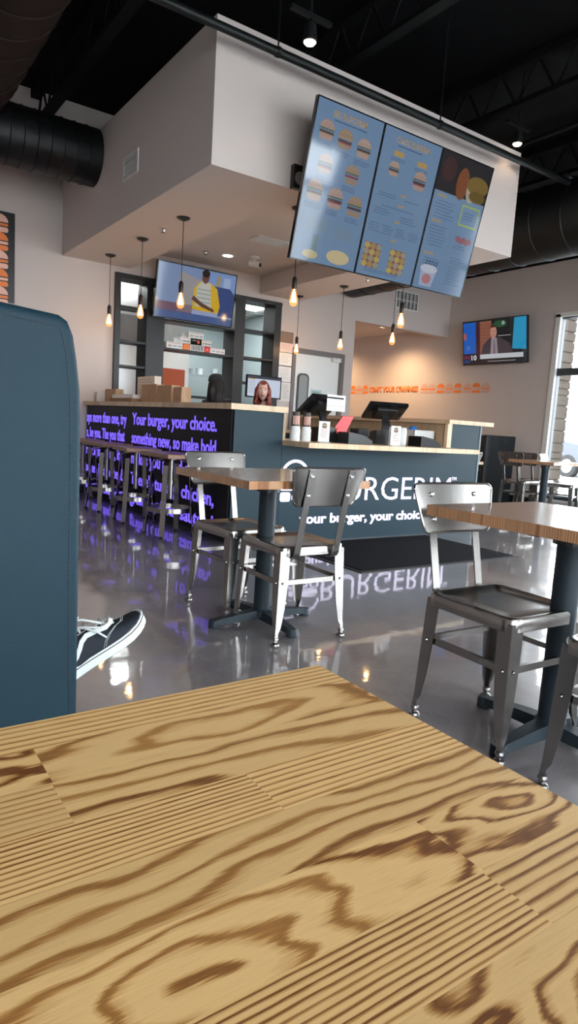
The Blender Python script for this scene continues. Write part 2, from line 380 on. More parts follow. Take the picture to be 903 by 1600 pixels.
# kitchen shell behind the pass-through
b = MB(); b.box(1.6, 1.7, 8.05, 11.4, 0, 2.9).box(6.32, 6.42, 8.05, 11.4, 0, 2.9).box(1.6, 6.42, 11.3, 11.4, 0, 2.9)
struct(b.build('wall_kitchen', M_kitwall))
b = MB(); b.box(1.6, 6.42, 8.05, 11.4, 2.85, 2.9); b.mi = 1
for i in range(9): b.box(1.6, 6.42, 8.3 + i * 0.6 - 0.01, 8.3 + i * 0.6 + 0.01, 2.842, 2.85) if i < 6 else None
for i in range(8): b.box(1.9 + i * 0.6 - 0.01, 1.9 + i * 0.6 + 0.01, 8.05, 11.4, 2.842, 2.85)
struct(b.build('ceiling_kitchen', [mat('ceiling_tile', (0.40, 0.41, 0.40), 0.8), M_offwhite]))
# soffit over the counter with its raised centre
b = MB()
b.box(XS0, XS1, YS, 5.0, ZS, 3.66).box(XS0, 3.0, 5.0, YB, ZS, 3.66).box(4.844, XS1, 5.0, YB, ZS, 3.66).box(3.0, 4.844, 5.0, YB, 2.93, 3.66)
struct(b.build('ceiling_soffit', M_soffit))
# daylight windows: right side wall and front wall
def window(name, axis, fixed, a0, a1, z0, z1, mull, trans):
    fr = MB(); wb = 0.055
    def bar(p0, p1, q0, q1, d0=0.04, d1=0.15):
        if axis == 'x': fr.box(fixed + d0, fixed + d1, p0, p1, q0, q1)
        else: fr.box(p0, p1, fixed - d1, fixed - d0, q0, q1)
    bar(a0, a0 + wb, z0, z1); bar(a1 - wb, a1, z0, z1); bar(a0, a1, z0, z0 + wb); bar(a0, a1, z1 - wb, z1)
    for m_ in mull: bar(m_ - wb / 2, m_ + wb / 2, z0, z1, 0.05, 0.14)
    for t_ in trans: bar(a0, a1, t_ - 0.05, t_ + 0.05, 0.045, 0.145)
    f = struct(fr.build(name, mat('grey_aluminium_frame', (0.045, 0.058, 0.068), 0.4)))
    g = MB()
    g.box(fixed + 0.09, fixed + 0.096, a0, a1, z0, z1) if axis == 'x' else g.box(a0, a1, fixed - 0.096, fixed - 0.09, z0, z1)
    g.build('window_glass', M_glass, f); return f
w1 = window('window_1', 'x', XR, -2.2, 5.87, 0.12, 2.76, [4.3, 2.7, 1.1, -0.5], [1.95])
window('window_2', 'y', -2.7, -1.8, 7.8, 0.2, 3.0, [-0.2, 1.4, 3.0, 4.6, 6.2], [2.25])
struct(MB().box(XR - 0.012, XR + 0.04, 5.80, 5.875, 0.12, 2.76).box(XR - 0.012, XR + 0.04, -2.2, 5.87, 2.72, 2.775).box(XR - 0.03, XR + 0.04, -2.2, 5.87, 0.09, 0.12).build('trim_1', M_white))
# door to the back of house
d = MB(); 
d.box(5.44, 5.50, YB - 0.02, YB + 0.14, 0, 2.06).box(6.33, 6.395, YB - 0.02, YB + 0.14, 0, 2.06).box(5.50, 6.33, YB - 0.02, YB + 0.14, 1.99, 2.06)
fr = struct(d.build('door_1', mat('grey_brown_door_frame', (0.17, 0.15, 0.15), 0.5)))
pts = rrect(5.575, 5.775, 0.9, 1.715, 0.07)
MB().box(5.50, 6.33, YB + 0.03, YB + 0.075, 0.01, 1.99).build('door_panel', mat('pale_door_paint', (0.80, 0.83, 0.83), 0.4), fr)
T = frame_T((0, YB + 0.030, 0), (1, 0, 0), (0, 0, 1))
MB().prism(pts, 0.0, 0.018, T).build('vision_frame', mat('dark_gasket', (0.05, 0.055, 0.06), 0.5), fr)
MB().prism(rrect(5.60, 5.75, 0.925, 1.69, 0.05), 0.018, 0.021, T).build('vision_pane', mat('grey_pane', (0.30, 0.32, 0.33), 0.12), fr)
MB().box(6.17, 6.32, YB - 0.03, YB + 0.03, 1.93, 1.99).box(6.20, 6.225, YB - 0.06, YB + 0.03, 1.975, 1.985).build('door_closer', M_offwhite, fr)
MB().cyl((5.56, YB - 0.03, 0.98), (5.56, YB + 0.03, 0.98), 0.02).box(5.55, 5.67, YB - 0.045, YB - 0.03, 0.97, 0.99).build('door_handle', M_chrome, fr)
o = MB().box(5.83, 6.02, YB + 0.018, YB + 0.030, 1.35, 1.50).build('door_notice', mat('pale_blue_notice', (0.45, 0.62, 0.65), 0.6))
b2 = MB()
for k in range(4): b2.box(5.85, 6.00 - 0.02 * (k % 2), YB + 0.016, YB + 0.018, 1.37 + k * 0.03, 1.378 + k * 0.03)
b2.build('printed_lines', M_grille, o)
tag(o, 'pale blue notice taped to the white back door', 'notice')

# outside: pavement, stone pier and parked cars seen through the glass
struct(MB().box(8.9, 60, -40, 50, -0.15, -0.03).build('ground_outside', mat('pale_pavement', (0.55, 0.55, 0.54), 0.9)))
struct(MB().box(-30, 8.9, -40, -2.9, -0.15, -0.03).build('ground_front', mat('pale_pavement', (0.55, 0.55, 0.54), 0.9)))
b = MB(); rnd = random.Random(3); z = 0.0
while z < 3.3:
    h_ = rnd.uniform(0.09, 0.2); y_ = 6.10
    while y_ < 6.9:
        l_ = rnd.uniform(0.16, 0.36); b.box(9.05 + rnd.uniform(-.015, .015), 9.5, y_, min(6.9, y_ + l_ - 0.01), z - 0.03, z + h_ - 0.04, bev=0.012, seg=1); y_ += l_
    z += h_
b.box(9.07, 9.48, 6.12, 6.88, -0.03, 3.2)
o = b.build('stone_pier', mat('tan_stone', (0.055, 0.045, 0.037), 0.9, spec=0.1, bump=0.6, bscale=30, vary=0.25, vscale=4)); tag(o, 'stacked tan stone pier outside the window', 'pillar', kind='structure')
def car(loc, rz, body, label):
    t = empty('parked_car', loc, rz, label, 'car', 'cars parked outside the window')
    prof = [(-2.1, .35), (-2.15, .75), (-1.9, .9), (-1.2, 1.0), (-.55, 1.42), (.9, 1.45), (1.6, 1.02), (2.1, .95), (2.2, .6), (2.15, .35)]
    TT = frame_T((0, 0.85, 0), (1, 0, 0), (0, 0, 1))
    MB().prism(prof, 0, 1.7, TT).build('body', body, t)
    g = MB(); g.prism([(-1.05, 1.02), (-.5, 1.36), (.2, 1.38), (.2, 1.02)], -0.01, 1.72, TT); g.prism([(.28, 1.02), (.28, 1.38), (.85, 1.39), (1.4, 1.04)], -0.01, 1.72, TT)
    g.build('side_windows', M_blackgloss, t)
    for x in (-1.35, 1.35):
        for y in (-0.87, 0.67):
            wv = MB().lathe([(0.31, 0), (0.34, 0.03), (0.34, 0.17), (0.31, 0.2)], 24, Matrix.Translation((x, y + 0.2, 0.31)) @ Matrix.Rotation(PI / 2, 4, 'X')).build('wheel', M_rubber, t)
            MB().lathe([(0.2, -0.01), (0.2, 0.21)], 16, Matrix.Translation((x, y + 0.2, 0.31)) @ Matrix.Rotation(PI / 2, 4, 'X')).build('hub', M_stainless, wv)
    return t
car((17.5, 7.6, -0.03), R(95), mat('silver_car_paint', (0.78, 0.79, 0.8), 0.25, metal=0.5), 'silver car parked outside beyond the window')
car((18.5, 12.2, -0.03), R(80), mat('dark_car_paint', (0.05, 0.06, 0.08), 0.25), 'dark car parked outside beyond the silver one')

# ------------------------------------------------------------------ ceiling steel, ducts, pipes
T = Matrix.Translation((-3.0, 6.8, 3.43)) @ Matrix.Rotation(PI / 2, 4, 'Y')
prof = []
for i in range(45):
    z = 5.2 * i / 44
    prof += [(0.262, z - 0.004), (0.270, z), (0.262, z + 0.004)] if 0 < i < 44 else [(0.262, z)]
o = MB(T).lathe(prof, 32).build('cross_duct', M_duct, smooth=True); tag(o, 'round black spiral duct running into the side of the soffit', 'duct')
MB().box(-0.3, -0.27, 6.78, 6.82, 3.69, ZC).box(1.35, 1.38, 6.78, 6.82, 3.69, ZC).build('hanger_strap', M_duct, o)
MB().box(1.13, 1.20, 6.5, 6.62, 3.02, 3.20).build('damper_handle', M_duct, o)
prof = []
for i in range(30):
    z = 9.1 * i / 29
    prof += [(0.422, z - 0.004), (0.430, z), (0.422, z + 0.004)] if 0 < i < 29 else [(0.422, z)]
o = MB(Matrix.Translation((0.95, -2.6, 3.74)) @ Matrix.Rotation(-PI / 2, 4, 'X')).lathe(prof, 32).build('main_duct', M_duct2, smooth=True)
tag(o, 'wide brown-black duct overhead running toward the cross duct', 'duct')
prof = [(q[0] / .43 * .38, q[1] / 9.1 * 10.5) for q in prof]
o = MB(Matrix.Translation((6.39, -2.68, 3.26)) @ Matrix.Rotation(-PI / 2, 4, 'X')).lathe(prof, 36).build('round_duct', M_duct, smooth=True)
tag(o, 'long round black duct hung between soffit and right wall', 'duct')
def pipe(name, pts, r, label, hang=(), group=None):
    o = MB().tube(pts, r, 12).build(name, M_duct, smooth=True); tag(o, label, 'pipe', group)
    for h in hang:
        MB().cyl(h, (h[0], h[1], ZC), 0.006, n=8).lathe([(r + 0.006, -0.012), (r + 0.006, 0.012)], 12, Matrix.Translation(h) @ Matrix.Rotation(PI / 2, 4, 'Y')).build('pipe_hanger', M_duct, o)
    return o
pipe('sprinkler_pipe', [(1.45, 4.1, 3.455), (5.97, 4.1, 3.455)], 0.029, 'black sprinkler pipe crossing in front of the soffit face', [(2.56, 4.1, 3.455), (4.15, 4.1, 3.455)])
pipe('branch_pipe', [(5.9, 1.2, 3.95), (5.9, 7.6, 3.95)], 0.024, 'thin black branch pipe beside the right track lamp', [(5.9, 2.2, 3.95), (5.9, 5.2, 3.95)])
pipe('drop_pipe', [(6.6, 4.4, 3.95), (6.6, 4.4, 3.74), (6.45, 4.4, 3.70), (6.3, 4.4, 3.71)], 0.018, 'short black drop pipe hooking down above the round duct')
pipe('conduit_pipe', [(8.3, 1.0, 3.75), (5.6, 7.6, 3.75)], 0.016, 'slim slanting black conduit above the round duct')
for i, x in enumerate((-1.6, 0.15, 1.9, 3.6, 5.2, 6.9)):
    b = MB().box(x - 0.05, x + 0.05, -2.7, 7.9, 4.26, 4.34).box(x - 0.05, x + 0.05, -2.7, 7.9, 3.93, 3.97)
    for k in range(26):
        y = -2.6 + k * 0.4; b.cyl((x, y, 3.95), (x, y + 0.2, 4.3), 0.012, n=6).cyl((x, y + 0.2, 4.3), (x, y + 0.4, 3.95), 0.012, n=6)
    struct(b.build('ceiling_beam_%d' % (i + 1), mat('black_joist', (0.005, 0.0055, 0.006), 0.8, spec=0.2)))
def track_lamp(loc, label):
    t = empty('track_lamp', loc, 0, label, 'lamp', 'black track lamps')
    MB().cyl((0, 0, 0.10), (0, 0, ZC - loc[2]), 0.008, n=8).build('stem', M_duct, t)
    MB().box(-0.16, 0.16, -0.018, 0.018, 0.13, 0.155).build('track', M_duct, t)
    MB().lathe([(0.020, 0.10), (0.035, 0.09), (0.048, 0.0), (0.044, -0.012)], 20, cap=True).build('lamp_head', M_duct, t, True)
    MB().lathe([(0.040, -0.014), (0.030, -0.026), (0.001, -0.030)], 20).build('lens', M_lamp, t, True)
    l = bpy.data.lights.new('lamp_light', 'SPOT'); l.energy = 1.2; l.color = (1, .72, .45); l.spot_size = R(110); l.shadow_soft_size = 0.03
    q = bpy.data.objects.new('lamp_light', l); C.objects.link(q); q.parent = t; q.location = (0, 0, -0.05)
    return t
track_lamp((2.610, 3.8, 3.425), 'glowing track lamp above the middle of the soffit top edge')
track_lamp((5.268, 4.2, 3.66), 'glowing track lamp at the far right corner of the soffit')

# ------------------------------------------------------------------ soffit fittings
def louvre(name, T, w, h, n, label, cat='vent', dark=M_grille):
    b = MB(T); e = 0.022
    b.box(0, w, 0, e, 0, 0.012).box(0, w, h - e, h, 0, 0.012).box(0, e, e, h - e, 0, 0.012).box(w - e, w, e, h - e, 0, 0.012)
    o = b.build(name, M_offwhite); tag(o, label, cat)
    b = MB(T)
    for i in range(n):
        y = e + (h - 2 * e) * (i + 0.5) / n; b.box(e, w - e, y - 0.004, y + 0.006, 0.003, 0.010)
    b.build('louvres', M_offwhite, o)
    MB(T).box(e, w - e, e, h - e, 0.0, 0.002).build('vent_back', dark, o)
    return o
louvre('wall_vent', frame_T((XS0, 6.0, 3.01), (0, -1, 0), (0, 0, 1)), 0.34, 0.19, 7, 'small white louvred vent on the shaded soffit side', dark=mat('pale_grey_back', (0.42, 0.42, 0.40), 0.7))
louvre('ceiling_vent', frame_T((3.78, 6.45, 2.93), (1, 0, 0), (0, -1, 0)), 0.42, 0.22, 6, 'white rectangular ceiling vent in the raised centre of soffit')
v = louvre('return_vent', frame_T((7.345, YB, 2.885), (1, 0, 0), (0, 0, 1)), 0.50, 0.29, 1, 'large white return grille high on the header wall')
b = MB(frame_T((7.345, YB, 2.885), (1, 0, 0), (0, 0, 1)))
for i in range(1, 6): b.box(0.5 * i / 6 - 0.006, 0.5 * i / 6 + 0.006, 0.02, 0.27, 0.004, 0.011)
for i in range(10): b.cyl((0.03 + 0.045 * i, 0.03, 0.005), (0.075 + 0.042 * i, 0.26, 0.005), 0.0035, n=6)
b.build('grille_bars', M_offwhite, v)
o = MB().lathe([(0.085, 0), (0.085, -0.008), (0.062, -0.010), (0.058, -0.002)], 28, Matrix.Translation((3.97, 7.25, 2.93))).build('recessed_downlight', M_white, smooth=True); tag(o, 'round recessed downlight glowing in the soffit centre', 'lamp')
MB().lathe([(0.055, -0.004), (0.001, -0.006)], 24, Matrix.Translation((3.97, 7.25, 2.93))).build('lens', glow('downlight_lens', (1, .93, .85), 30), o)
l = bpy.data.lights.new('downlight_light', 'SPOT'); l.energy = 30; l.spot_size = R(120); l.color = (1, .9, .8); l.shadow_soft_size = 0.05
q = bpy.data.objects.new('downlight_light', l); C.objects.link(q); q.location = (3.97, 7.25, 2.91)
t = empty('security_camera', (4.23, 7.05, 2.93), R(215), 'small white dome security camera under the raised soffit centre', 'camera')
MB().lathe([(0.055, 0), (0.055, -0.02), (0.03, -0.03)], 20).box(-0.012, 0.012, -0.012, 0.012, -0.06, -0.02).build('mount', M_offwhite, t, True)
MB().cyl((0, -0.06, -0.075), (0, 0.07, -0.10), 0.036, n=18).build('camera_body', M_offwhite, t, True)
MB().cyl((0, 0.069, -0.1), (0, 0.078, -0.102), 0.026, n=18).build('lens', M_blackgloss, t)
for p_, lb in (((2.604, 6.025, 2.704), 'chrome sprinkler head under the low soffit strip'), ((3.70, 7.30, 2.93), 'chrome sprinkler head beside the round downlight'), ((5.2, 6.1, 2.704), 'chrome sprinkler head under the right soffit strip')):
    o = MB(Matrix.Translation(p_)).lathe([(0.04, 0), (0.04, -0.006), (0.02, -0.012), (0.012, -0.03)], 18).build('ceiling_sprinkler', M_chrome, smooth=True); tag(o, lb, 'sprinkler', 'sprinkler heads')
    MB(Matrix.Translation(p_)).lathe([(0.022, -0.034), (0.022, -0.037)], 12).build('deflector', M_chrome, o)

# pendants
def make_pendant():
    t = empty('pendant_lamp')
    MB().lathe([(0.001, -0.028), (0.02, -0.026), (0.052, -0.012), (0.060, -0.002), (0.060, 0)], 28).build('canopy', M_blacksteel, t, True)
    MB().cyl((0, 0, -0.56), (0, 0, -0.02), 0.0035, n=8).build('cord', M_blackplastic, t)
    MB().lathe([(0.006, -0.535), (0.018, -0.55), (0.021, -0.56), (0.021, -0.625), (0.019, -0.64)], 20).build('socket', mat('bronze_socket', (0.05, 0.035, 0.028), 0.4, metal=0.7), t, True)
    bl = MB().lathe([(0.016, -0.640), (0.018, -0.655), (0.026, -0.68), (0.034, -0.715), (0.036, -0.735), (0.030, -0.758), (0.016, -0.772), (0.001, -0.776)], 24).build('bulb', M_bulbglass, t, True)
    f = MB()
    for k in range(6):
        a = k * PI / 3; f.tube([(0.006 * math.cos(a), 0.006 * math.sin(a), -0.665), (0.020 * math.cos(a), 0.020 * math.sin(a), -0.74)], 0.0042, 6)
    f.cyl((0, 0, -0.64), (0, 0, -0.70), 0.004, n=8)
    f.build('filament', M_filament, bl)
    return t
pp = [((2.60, 7.43), 'pendant bulb farthest back over the left bar, by the white wall'), ((2.60, 6.515), 'middle pendant bulb over the left bar'), ((2.60, 5.58), 'pendant bulb in front of the wall television'),
      ((3.17, 4.63), 'pendant bulb hanging below the bottom corner of the first menu screen'), ((4.46, 4.70), 'pendant bulb hanging below the gap of the second and third menu screens'),
      ((5.29, 7.59), 'pendant bulb nearest the door frame over the right bar'), ((5.28, 6.62), 'pendant bulb on its own against white wall right of the door'), ((5.28, 5.68), 'pendant bulb in front of the warm lit hallway opening')]
pr = make_pendant()
for i, ((x, y), lb) in enumerate(pp):
    if i == 0: o = pr; o.location = (x, y, ZS)
    else: o = dup(pr, (x, y, ZS))
    tag(o, lb, 'lamp', 'bare bulb pendants over the counters')
    l = bpy.data.lights.new('bulb_light', 'POINT'); l.energy = 1.3; l.color = (1, .62, .3); l.shadow_soft_size = 0.03
    q = bpy.data.objects.new('bulb_light', l); C.objects.link(q); q.parent = o; q.location = (0, 0, -0.70)
# hallway downlight that warms the wall lettering
o = MB().lathe([(0.08, 0), (0.08, -0.008), (0.06, -0.01), (0.05, -0.002)], 24, Matrix.Translation((7.9, 8.75, 2.74))).build('hallway_downlight', M_white, smooth=True); tag(o, 'warm recessed downlight in the hallway ceiling behind the header', 'lamp')
MB().lathe([(0.05, -0.004), (0.001, -0.005)], 20, Matrix.Translation((7.9, 8.75, 2.74))).build('lens', M_lamp, o)
for x_, y_, e_ in ((7.9, 8.75, 130), (7.9, 10.6, 100)):
    l = bpy.data.lights.new('hallway_light', 'SPOT'); l.energy = e_; l.spot_size = R(150); l.spot_blend = 0.8; l.color = (1, .66, .36); l.shadow_soft_size = 0.06
    q = bpy.data.objects.new('hallway_light', l); C.objects.link(q); q.location = (x_, y_, 2.70)
# ------------------------------------------------------------------ screens
def srgb(r, g, b_): return tuple(((c / 255) / 12.92 if c / 255 <= 0.04045 else ((c / 255 + 0.055) / 1.055) ** 2.4) for c in (r, g, b_))
class Pic:
    """flat coloured shapes on a lit screen or printed sheet, in local x right / y up"""
    def __init__(self, T, lit=True, s=1.0): self.bm = MB(T); self.cols = []; self.lit = lit; self.z = 0.0004; self.s = s
    def col(self, c):
        if c not in self.cols: self.cols.append(c)
        self.bm.mi = self.cols.index(c)
    def poly(self, pts, c, dz=0.0):
        self.col(c); self.bm.prism(pts, self.z + dz - 0.0003, self.z + dz); return self
    def rect(self, x0, x1, y0, y1, c, dz=0.0): return self.poly([(x0, y0), (x1, y0), (x1, y1), (x0, y1)], c, dz)
    def oval(self, cx, cy, rx, ry, c, dz=0.0, a0=0, a1=360, n=20):
        pts = [(cx + rx * math.cos(R(a0 + (a1 - a0) * i / n)), cy + ry * math.sin(R(a0 + (a1 - a0) * i / n))) for i in range(n + (0 if a1 - a0 == 360 else 1))]
        return self.poly(pts, c, dz)
    def lines(self, x0, x1, y, n, dy, c, rnd, hgt=0.0035, dz=0.0005):
        for i in range(n):
            xa = x0 + rnd.random() * 0.1 * (x1 - x0); xe = x1 - rnd.random() * 0.3 * (x1 - x0); x = xa
            while x < xe:
                l_ = rnd.uniform(0.008, 0.022); self.rect(x, min(x + l_, xe), y - i * dy, y - i * dy + hgt, c, dz); x += l_ + 0.004
    def build(self, name, parent, label=None):
        ms = [scr(srgb(*c), self.s) if self.lit else mat('print_%02x%02x%02x' % c, srgb(*c), 0.6) for c in self.cols]
        o = self.bm.build(name, ms, parent)
        if label: o['label'] = label
        return o
def burger_pic(P, cx, cy, s, kind, z=0.0006):
    bun = [(156, 132, 122), (142, 120, 100), (160, 136, 124)][kind % 3]; green = (64, 84, 54); patty = (72, 56, 52); red = (128, 62, 72); yel = (156, 132, 82)
    P.oval(cx, cy + s * .16, s * .52, s * .46, bun, z, 0, 180, 14)
    w = [(cx - s * .56 + s * 1.12 * i / 12, cy + s * (.10 + (.05 if i % 2 else -.02))) for i in range(13)]
    P.poly([(cx - s * .5, cy + s * .18)] + [(cx + s * .5, cy + s * .18)] + w[::-1], green if kind != 1 else yel, z + .0003)
    P.rect(cx - s * .5, cx + s * .5, cy - s * .08, cy + s * .05, patty if kind != 4 else red, z + .0006)
    if kind in (1, 3, 6): P.rect(cx - s * .46, cx + s * .46, cy - s * .15, cy - s * .08, red, z + .0006)
    if kind in (0, 2, 5): P.rect(cx - s * .42, cx + s * .42, cy - s * .13, cy - s * .08, yel, z + .0006)
    P.poly([(cx - s * .48, cy - s * .14), (cx + s * .48, cy - s * .14), (cx + s * .42, cy - s * .34), (cx + s * .3, cy - s * .40), (cx - s * .3, cy - s * .40), (cx - s * .42, cy - s * .34)], bun, z + .0003)
    for k in range(5): P.oval(cx + s * (-.3 + .15 * k), cy + s * (.42 + (.08 if k % 2 else 0)), s * .025, s * .018, (225, 205, 170), z + .0009, n=6)
BGM = (104, 130, 160)
def screen_body(name, T, w, h, depth, label, cat, group=None, bez=0.009, stand=0.05):
    o = MB(T).box(0, w, 0, h, -depth, -0.001, bev=0.004, seg=2).build(name, M_blackgloss); tag(o, label, cat, group)
    b = MB(T); b.box(0, w, 0, bez, -0.002, 0.003).box(0, w, h - bez, h, -0.002, 0.003).box(0, bez, bez, h - bez, -0.002, 0.003).box(w - bez, w, bez, h - bez, -0.002, 0.003)
    b.build('bezel', M_blackgloss, o)
    MB(T).box(w * .28, w * .72, h * .25, h * .75, -depth - 0.03, -depth).build('rear_housing', M_blackplastic, o)
    return o
up = Vector((0, -0.243, 1.03)).normalized(); SW, SH = 0.617, 1.058
rnd = random.Random(11); INK = (38, 62, 96); GOLD = (146, 134, 112)
def menu_T(i): return frame_T((2.782 + i * 0.6185, 4.15, 2.162), (1, 0, 0), up)
labs = ['leftmost tall menu screen, showing eight burgers and washed pale by reflection', 'middle tall menu screen with two square food pictures near its bottom', 'rightmost tall menu screen with a dark food photo across its top']
for i in range(3):
    T = menu_T(i); o = screen_body('menu_screen', T, SW, SH, 0.035, labs[i], 'menu screen', 'menu screens under the soffit')
    P = Pic(T, s=0.8); P.rect(0.009, SW - 0.009, 0.009, SH - 0.009, BGM)
    if i == 0:
        for k, (x, y) in enumerate(((.12, .86), (.29, .845), (.47, .83), (.16, .655), (.41, .64), (.11, .47), (.30, .455), (.49, .44))):
            burger_pic(P, x, y, 0.125 if k < 5 else 0.135, k)
            P.lines(x - .075, x + .085, y - .075, 3, .013, INK, rnd)
        P.lines(.10, .30, .30, 5, .016, (120, 130, 100), rnd); P.lines(.34, .56, .28, 5, .016, (120, 130, 100), rnd)
        P.lines(.15, .50, .945, 1, .01, INK, rnd, .006)
        P.rect(.17, .22, .07, .20, (96, 120, 128), .0004); P.oval(.17, .06, .07, .03, (176, 164, 120), .0006); P.oval(.43, .08, .11, .05, (186, 172, 132), .0006)
    if i == 1:
        P.lines(.15, .50, .945, 1, .01, INK, rnd, .006)
        for x, y in ((.19, .895), (.44, .88)): P.rect(x - .05, x + .05, y - .018, y + .018, (166, 138, 84), .0004); P.lines(x - .08, x + .09, y - .035, 2, .013, INK, rnd)
        burger_pic(P, .17, .78, .10, 5); burger_pic(P, .45, .755, .13, 6)
        for y in (.62, .545, .43, .29): P.rect(.29, .35, y, y + .018, GOLD, .0004)
        P.lines(.06, .26, .61, 2, .018, INK, rnd); P.lines(.34, .50, .60, 1, .018, INK, rnd); P.lines(.12, .48, .525, 1, .01, INK, rnd); P.lines(.05, .24, .50, 3, .018, INK, rnd); P.lines(.33, .52, .48, 3, .018, INK, rnd)
        for x in (.04, .18, .32, .46): P.lines(x, x + .12, .39, 4, .018, INK, rnd)
        for x, y in ((.13, .16), (.40, .15)):
            P.rect(x - .085, x + .085, y - .09, y + .09, (126, 78, 78), .0004)
            for a in range(3):
                for c_ in range(4): P.oval(x - .06 + .06 * a, y - .068 + .045 * c_, .030, .023, [(168, 152, 84), (150, 126, 78), (140, 136, 116)][(a + c_) % 3], .0008, n=8)
        P.lines(.05, .55, .055, 2, .014, INK, rnd)
    if i == 2:
        P.rect(.009, SW - .009, .76, SH - .009, (34, 30, 30), .0003)
        P.oval(.30, .86, .07, .12, (116, 68, 34), .0006); P.oval(.42, .83, .06, .09, (160, 150, 130), .0008); P.oval(.48, .88, .13, .07, (112, 92, 38), .0010); P.oval(.50, .80, .10, .045, (96, 80, 30), .0014); P.oval(.12, .93, .08, .09, (60, 34, 30), .0006)
        for y in (.72, .53, .28): P.rect(.05, .16, y, y + .020, GOLD, .0004)
        P.lines(.05, .30, .69, 6, .024, INK, rnd); P.lines(.05, .30, .50, 7, .024, INK, rnd); P.lines(.06, .24, .25, 4, .022, INK, rnd)
        P.rect(.36, .58, .56, .72, (150, 172, 74), .0003); P.rect(.372, .568, .572, .708, BGM, .0007); P.lines(.40, .55, .66, 3, .022, INK, rnd, dz=.001)
        for k in range(5): P.oval(.40 + .035 * k, .455 - .01 * (k % 2), .030, .024, (132, 84, 96), .0005 + .0002 * k, n=10)
        P.lines(.36, .52, .40, 2, .02, INK, rnd); P.lines(.36, .56, .30, 11, .021, INK, rnd)
        P.poly([(.08, .03), (.22, .03), (.25, .17), (.06, .17)], (150, 160, 184), .0005); P.oval(.155, .17, .10, .035, (176, 182, 196), .0008); P.oval(.15, .09, .05, .04, (166, 110, 110), .0009)
        for k in range(5): P.poly([(.10 + .03 * k, .20), (.108 + .03 * k, .20), (.125 + .03 * k, .24), (.117 + .03 * k, .24)], (24, 24, 30), .001)
    P.build('menu_picture', o)
    gm = scr(srgb(150, 120, 70), 0.8)
    if i < 2:
        s_ = ['BIG BURGERIM', 'CLASSIC BURGERIM'][i]
        text_mesh(s_, .30 if i == 0 else .34, .045, T @ Matrix.Translation((.155 if i == 0 else .14, .965, .0008)), gm, 'menu_heading', o, .0004, .015)
    MB().box(2.782 + i * .6185 + .25, 2.782 + i * .6185 + .37, 4.14, YS, 2.80, 2.92).build('wall_arm', M_blacksteel, o)
t = MB().box(2.862, 2.99, 4.27, YS, 2.70, 2.87, bev=.006).build('wall_speaker', M_blackplastic); tag(t, 'small black wall speaker half hidden behind the first menu screen', 'speaker')
MB(frame_T((2.92, 4.27, 2.775), (1, 0, 0), (0, 0, 1))).lathe([(.048, 0), (.046, .004), (.001, .002)], 24).build('speaker_cone', mat('grey_cone', (.25, .23, .22), .7), t, True)

# television over the shelves
T = frame_T((3.234, 7.70, 2.160), (1, 0, 0), (0, -0.10, 0.65)); o = screen_body('wall_television', T, 1.082, 0.655, 0.05, 'large tilted television above the shelves showing a person in a yellow and white shirt', 'television', bez=.012)
P = Pic(T, s=0.75); P.rect(.012, 1.07, .012, .643, (120, 140, 176))
P.rect(.012, 1.07, .012, .10, (70, 92, 140), .0003); P.rect(.012, .55, .10, .20, (112, 80, 96), .0003)
P.poly([(.30, .11), (.62, .11), (.62, .50), (.30, .58)], (150, 146, 148), .0003)
P.rect(.62, 1.07, .44, .62, (120, 146, 196), .0003); P.rect(.80, .86, .45, .60, (150, 140, 110), .0005); P.rect(.90, 1.0, .45, .59, (150, 170, 206), .0005)
P.poly([(.60, .12), (1.07, .12), (1.07, .40), (1.0, .47), (.70, .47), (.60, .40)], (34, 58, 118), .0006)
P.poly([(.50, .16), (.86, .13), (.88, .24), (.82, .44), (.72, .50), (.58, .50), (.50, .40)], (206, 168, 28), .0009)
P.poly([(.54, .20), (.76, .20), (.72, .49), (.60, .50), (.54, .42)], (186, 186, 176), .0012)
for k in range(4): P.rect(.55, .74, .25 + k * .05, .262 + k * .05, (130, 150, 150), .0015)
P.oval(.645, .555, .05, .075, (104, 70, 56), .0015); P.oval(.645, .60, .055, .045, (44, 32, 28), .0018)
P.poly([(.48, .27), (.62, .20), (.80, .155), (.80, .19), (.62, .25), (.50, .32)], (92, 58, 46), .0018)
P.rect(.50, .86, .10, .15, (150, 160, 196), .0012)
P.build('programme_picture', o)
MB().box(3.6, 3.9, 7.75, 7.90, 2.40, 2.60).build('wall_bracket', M_blacksteel, o)
# television on the right wall
T = frame_T((8.50, 7.411, 2.086), (0, -1, 0), (-0.112, 0, 0.68)); o = screen_body('news_television', T, 1.204, 0.685, 0.045, 'television on the right wall showing a news presenter in a grey jacket', 'television', bez=.012)
P = Pic(T, s=0.75); P.rect(.012, 1.192, .012, .673, (24, 26, 34))
P.rect(.012, .26, .18, .66, (14, 92, 190), .0003); P.oval(.04, .45, .035, .06, (170, 90, 90), .0005); P.rect(.08, .14, .24, .30, (60, 120, 190), .0005)
P.rect(.26, .34, .14, .66, (64, 30, 40), .0003); P.rect(.34, .56, .17, .66, (140, 88, 70), .0003)
for k in range(9):
    P.rect(.34, .56, .20 + k * .05, .205 + k * .05, (100, 60, 50), .0005)
P.rect(.56, .96, .17, .66, (22, 26, 28), .0003); P.oval(.72, .60, .13, .05, (30, 80, 56), .0005); P.oval(.78, .61, .03, .03, (150, 160, 150), .0007)
P.poly([(.94, .22), (1.19, .20), (1.19, .67), (.98, .67)], (28, 150, 196), .0004); P.rect(.68, .92, .42, .428, (190, 196, 190), .0006)
P.poly([(.36, .16), (.96, .16), (.90, .30), (.72, .40), (.52, .40), (.40, .30)], (66, 58, 66), .0008)
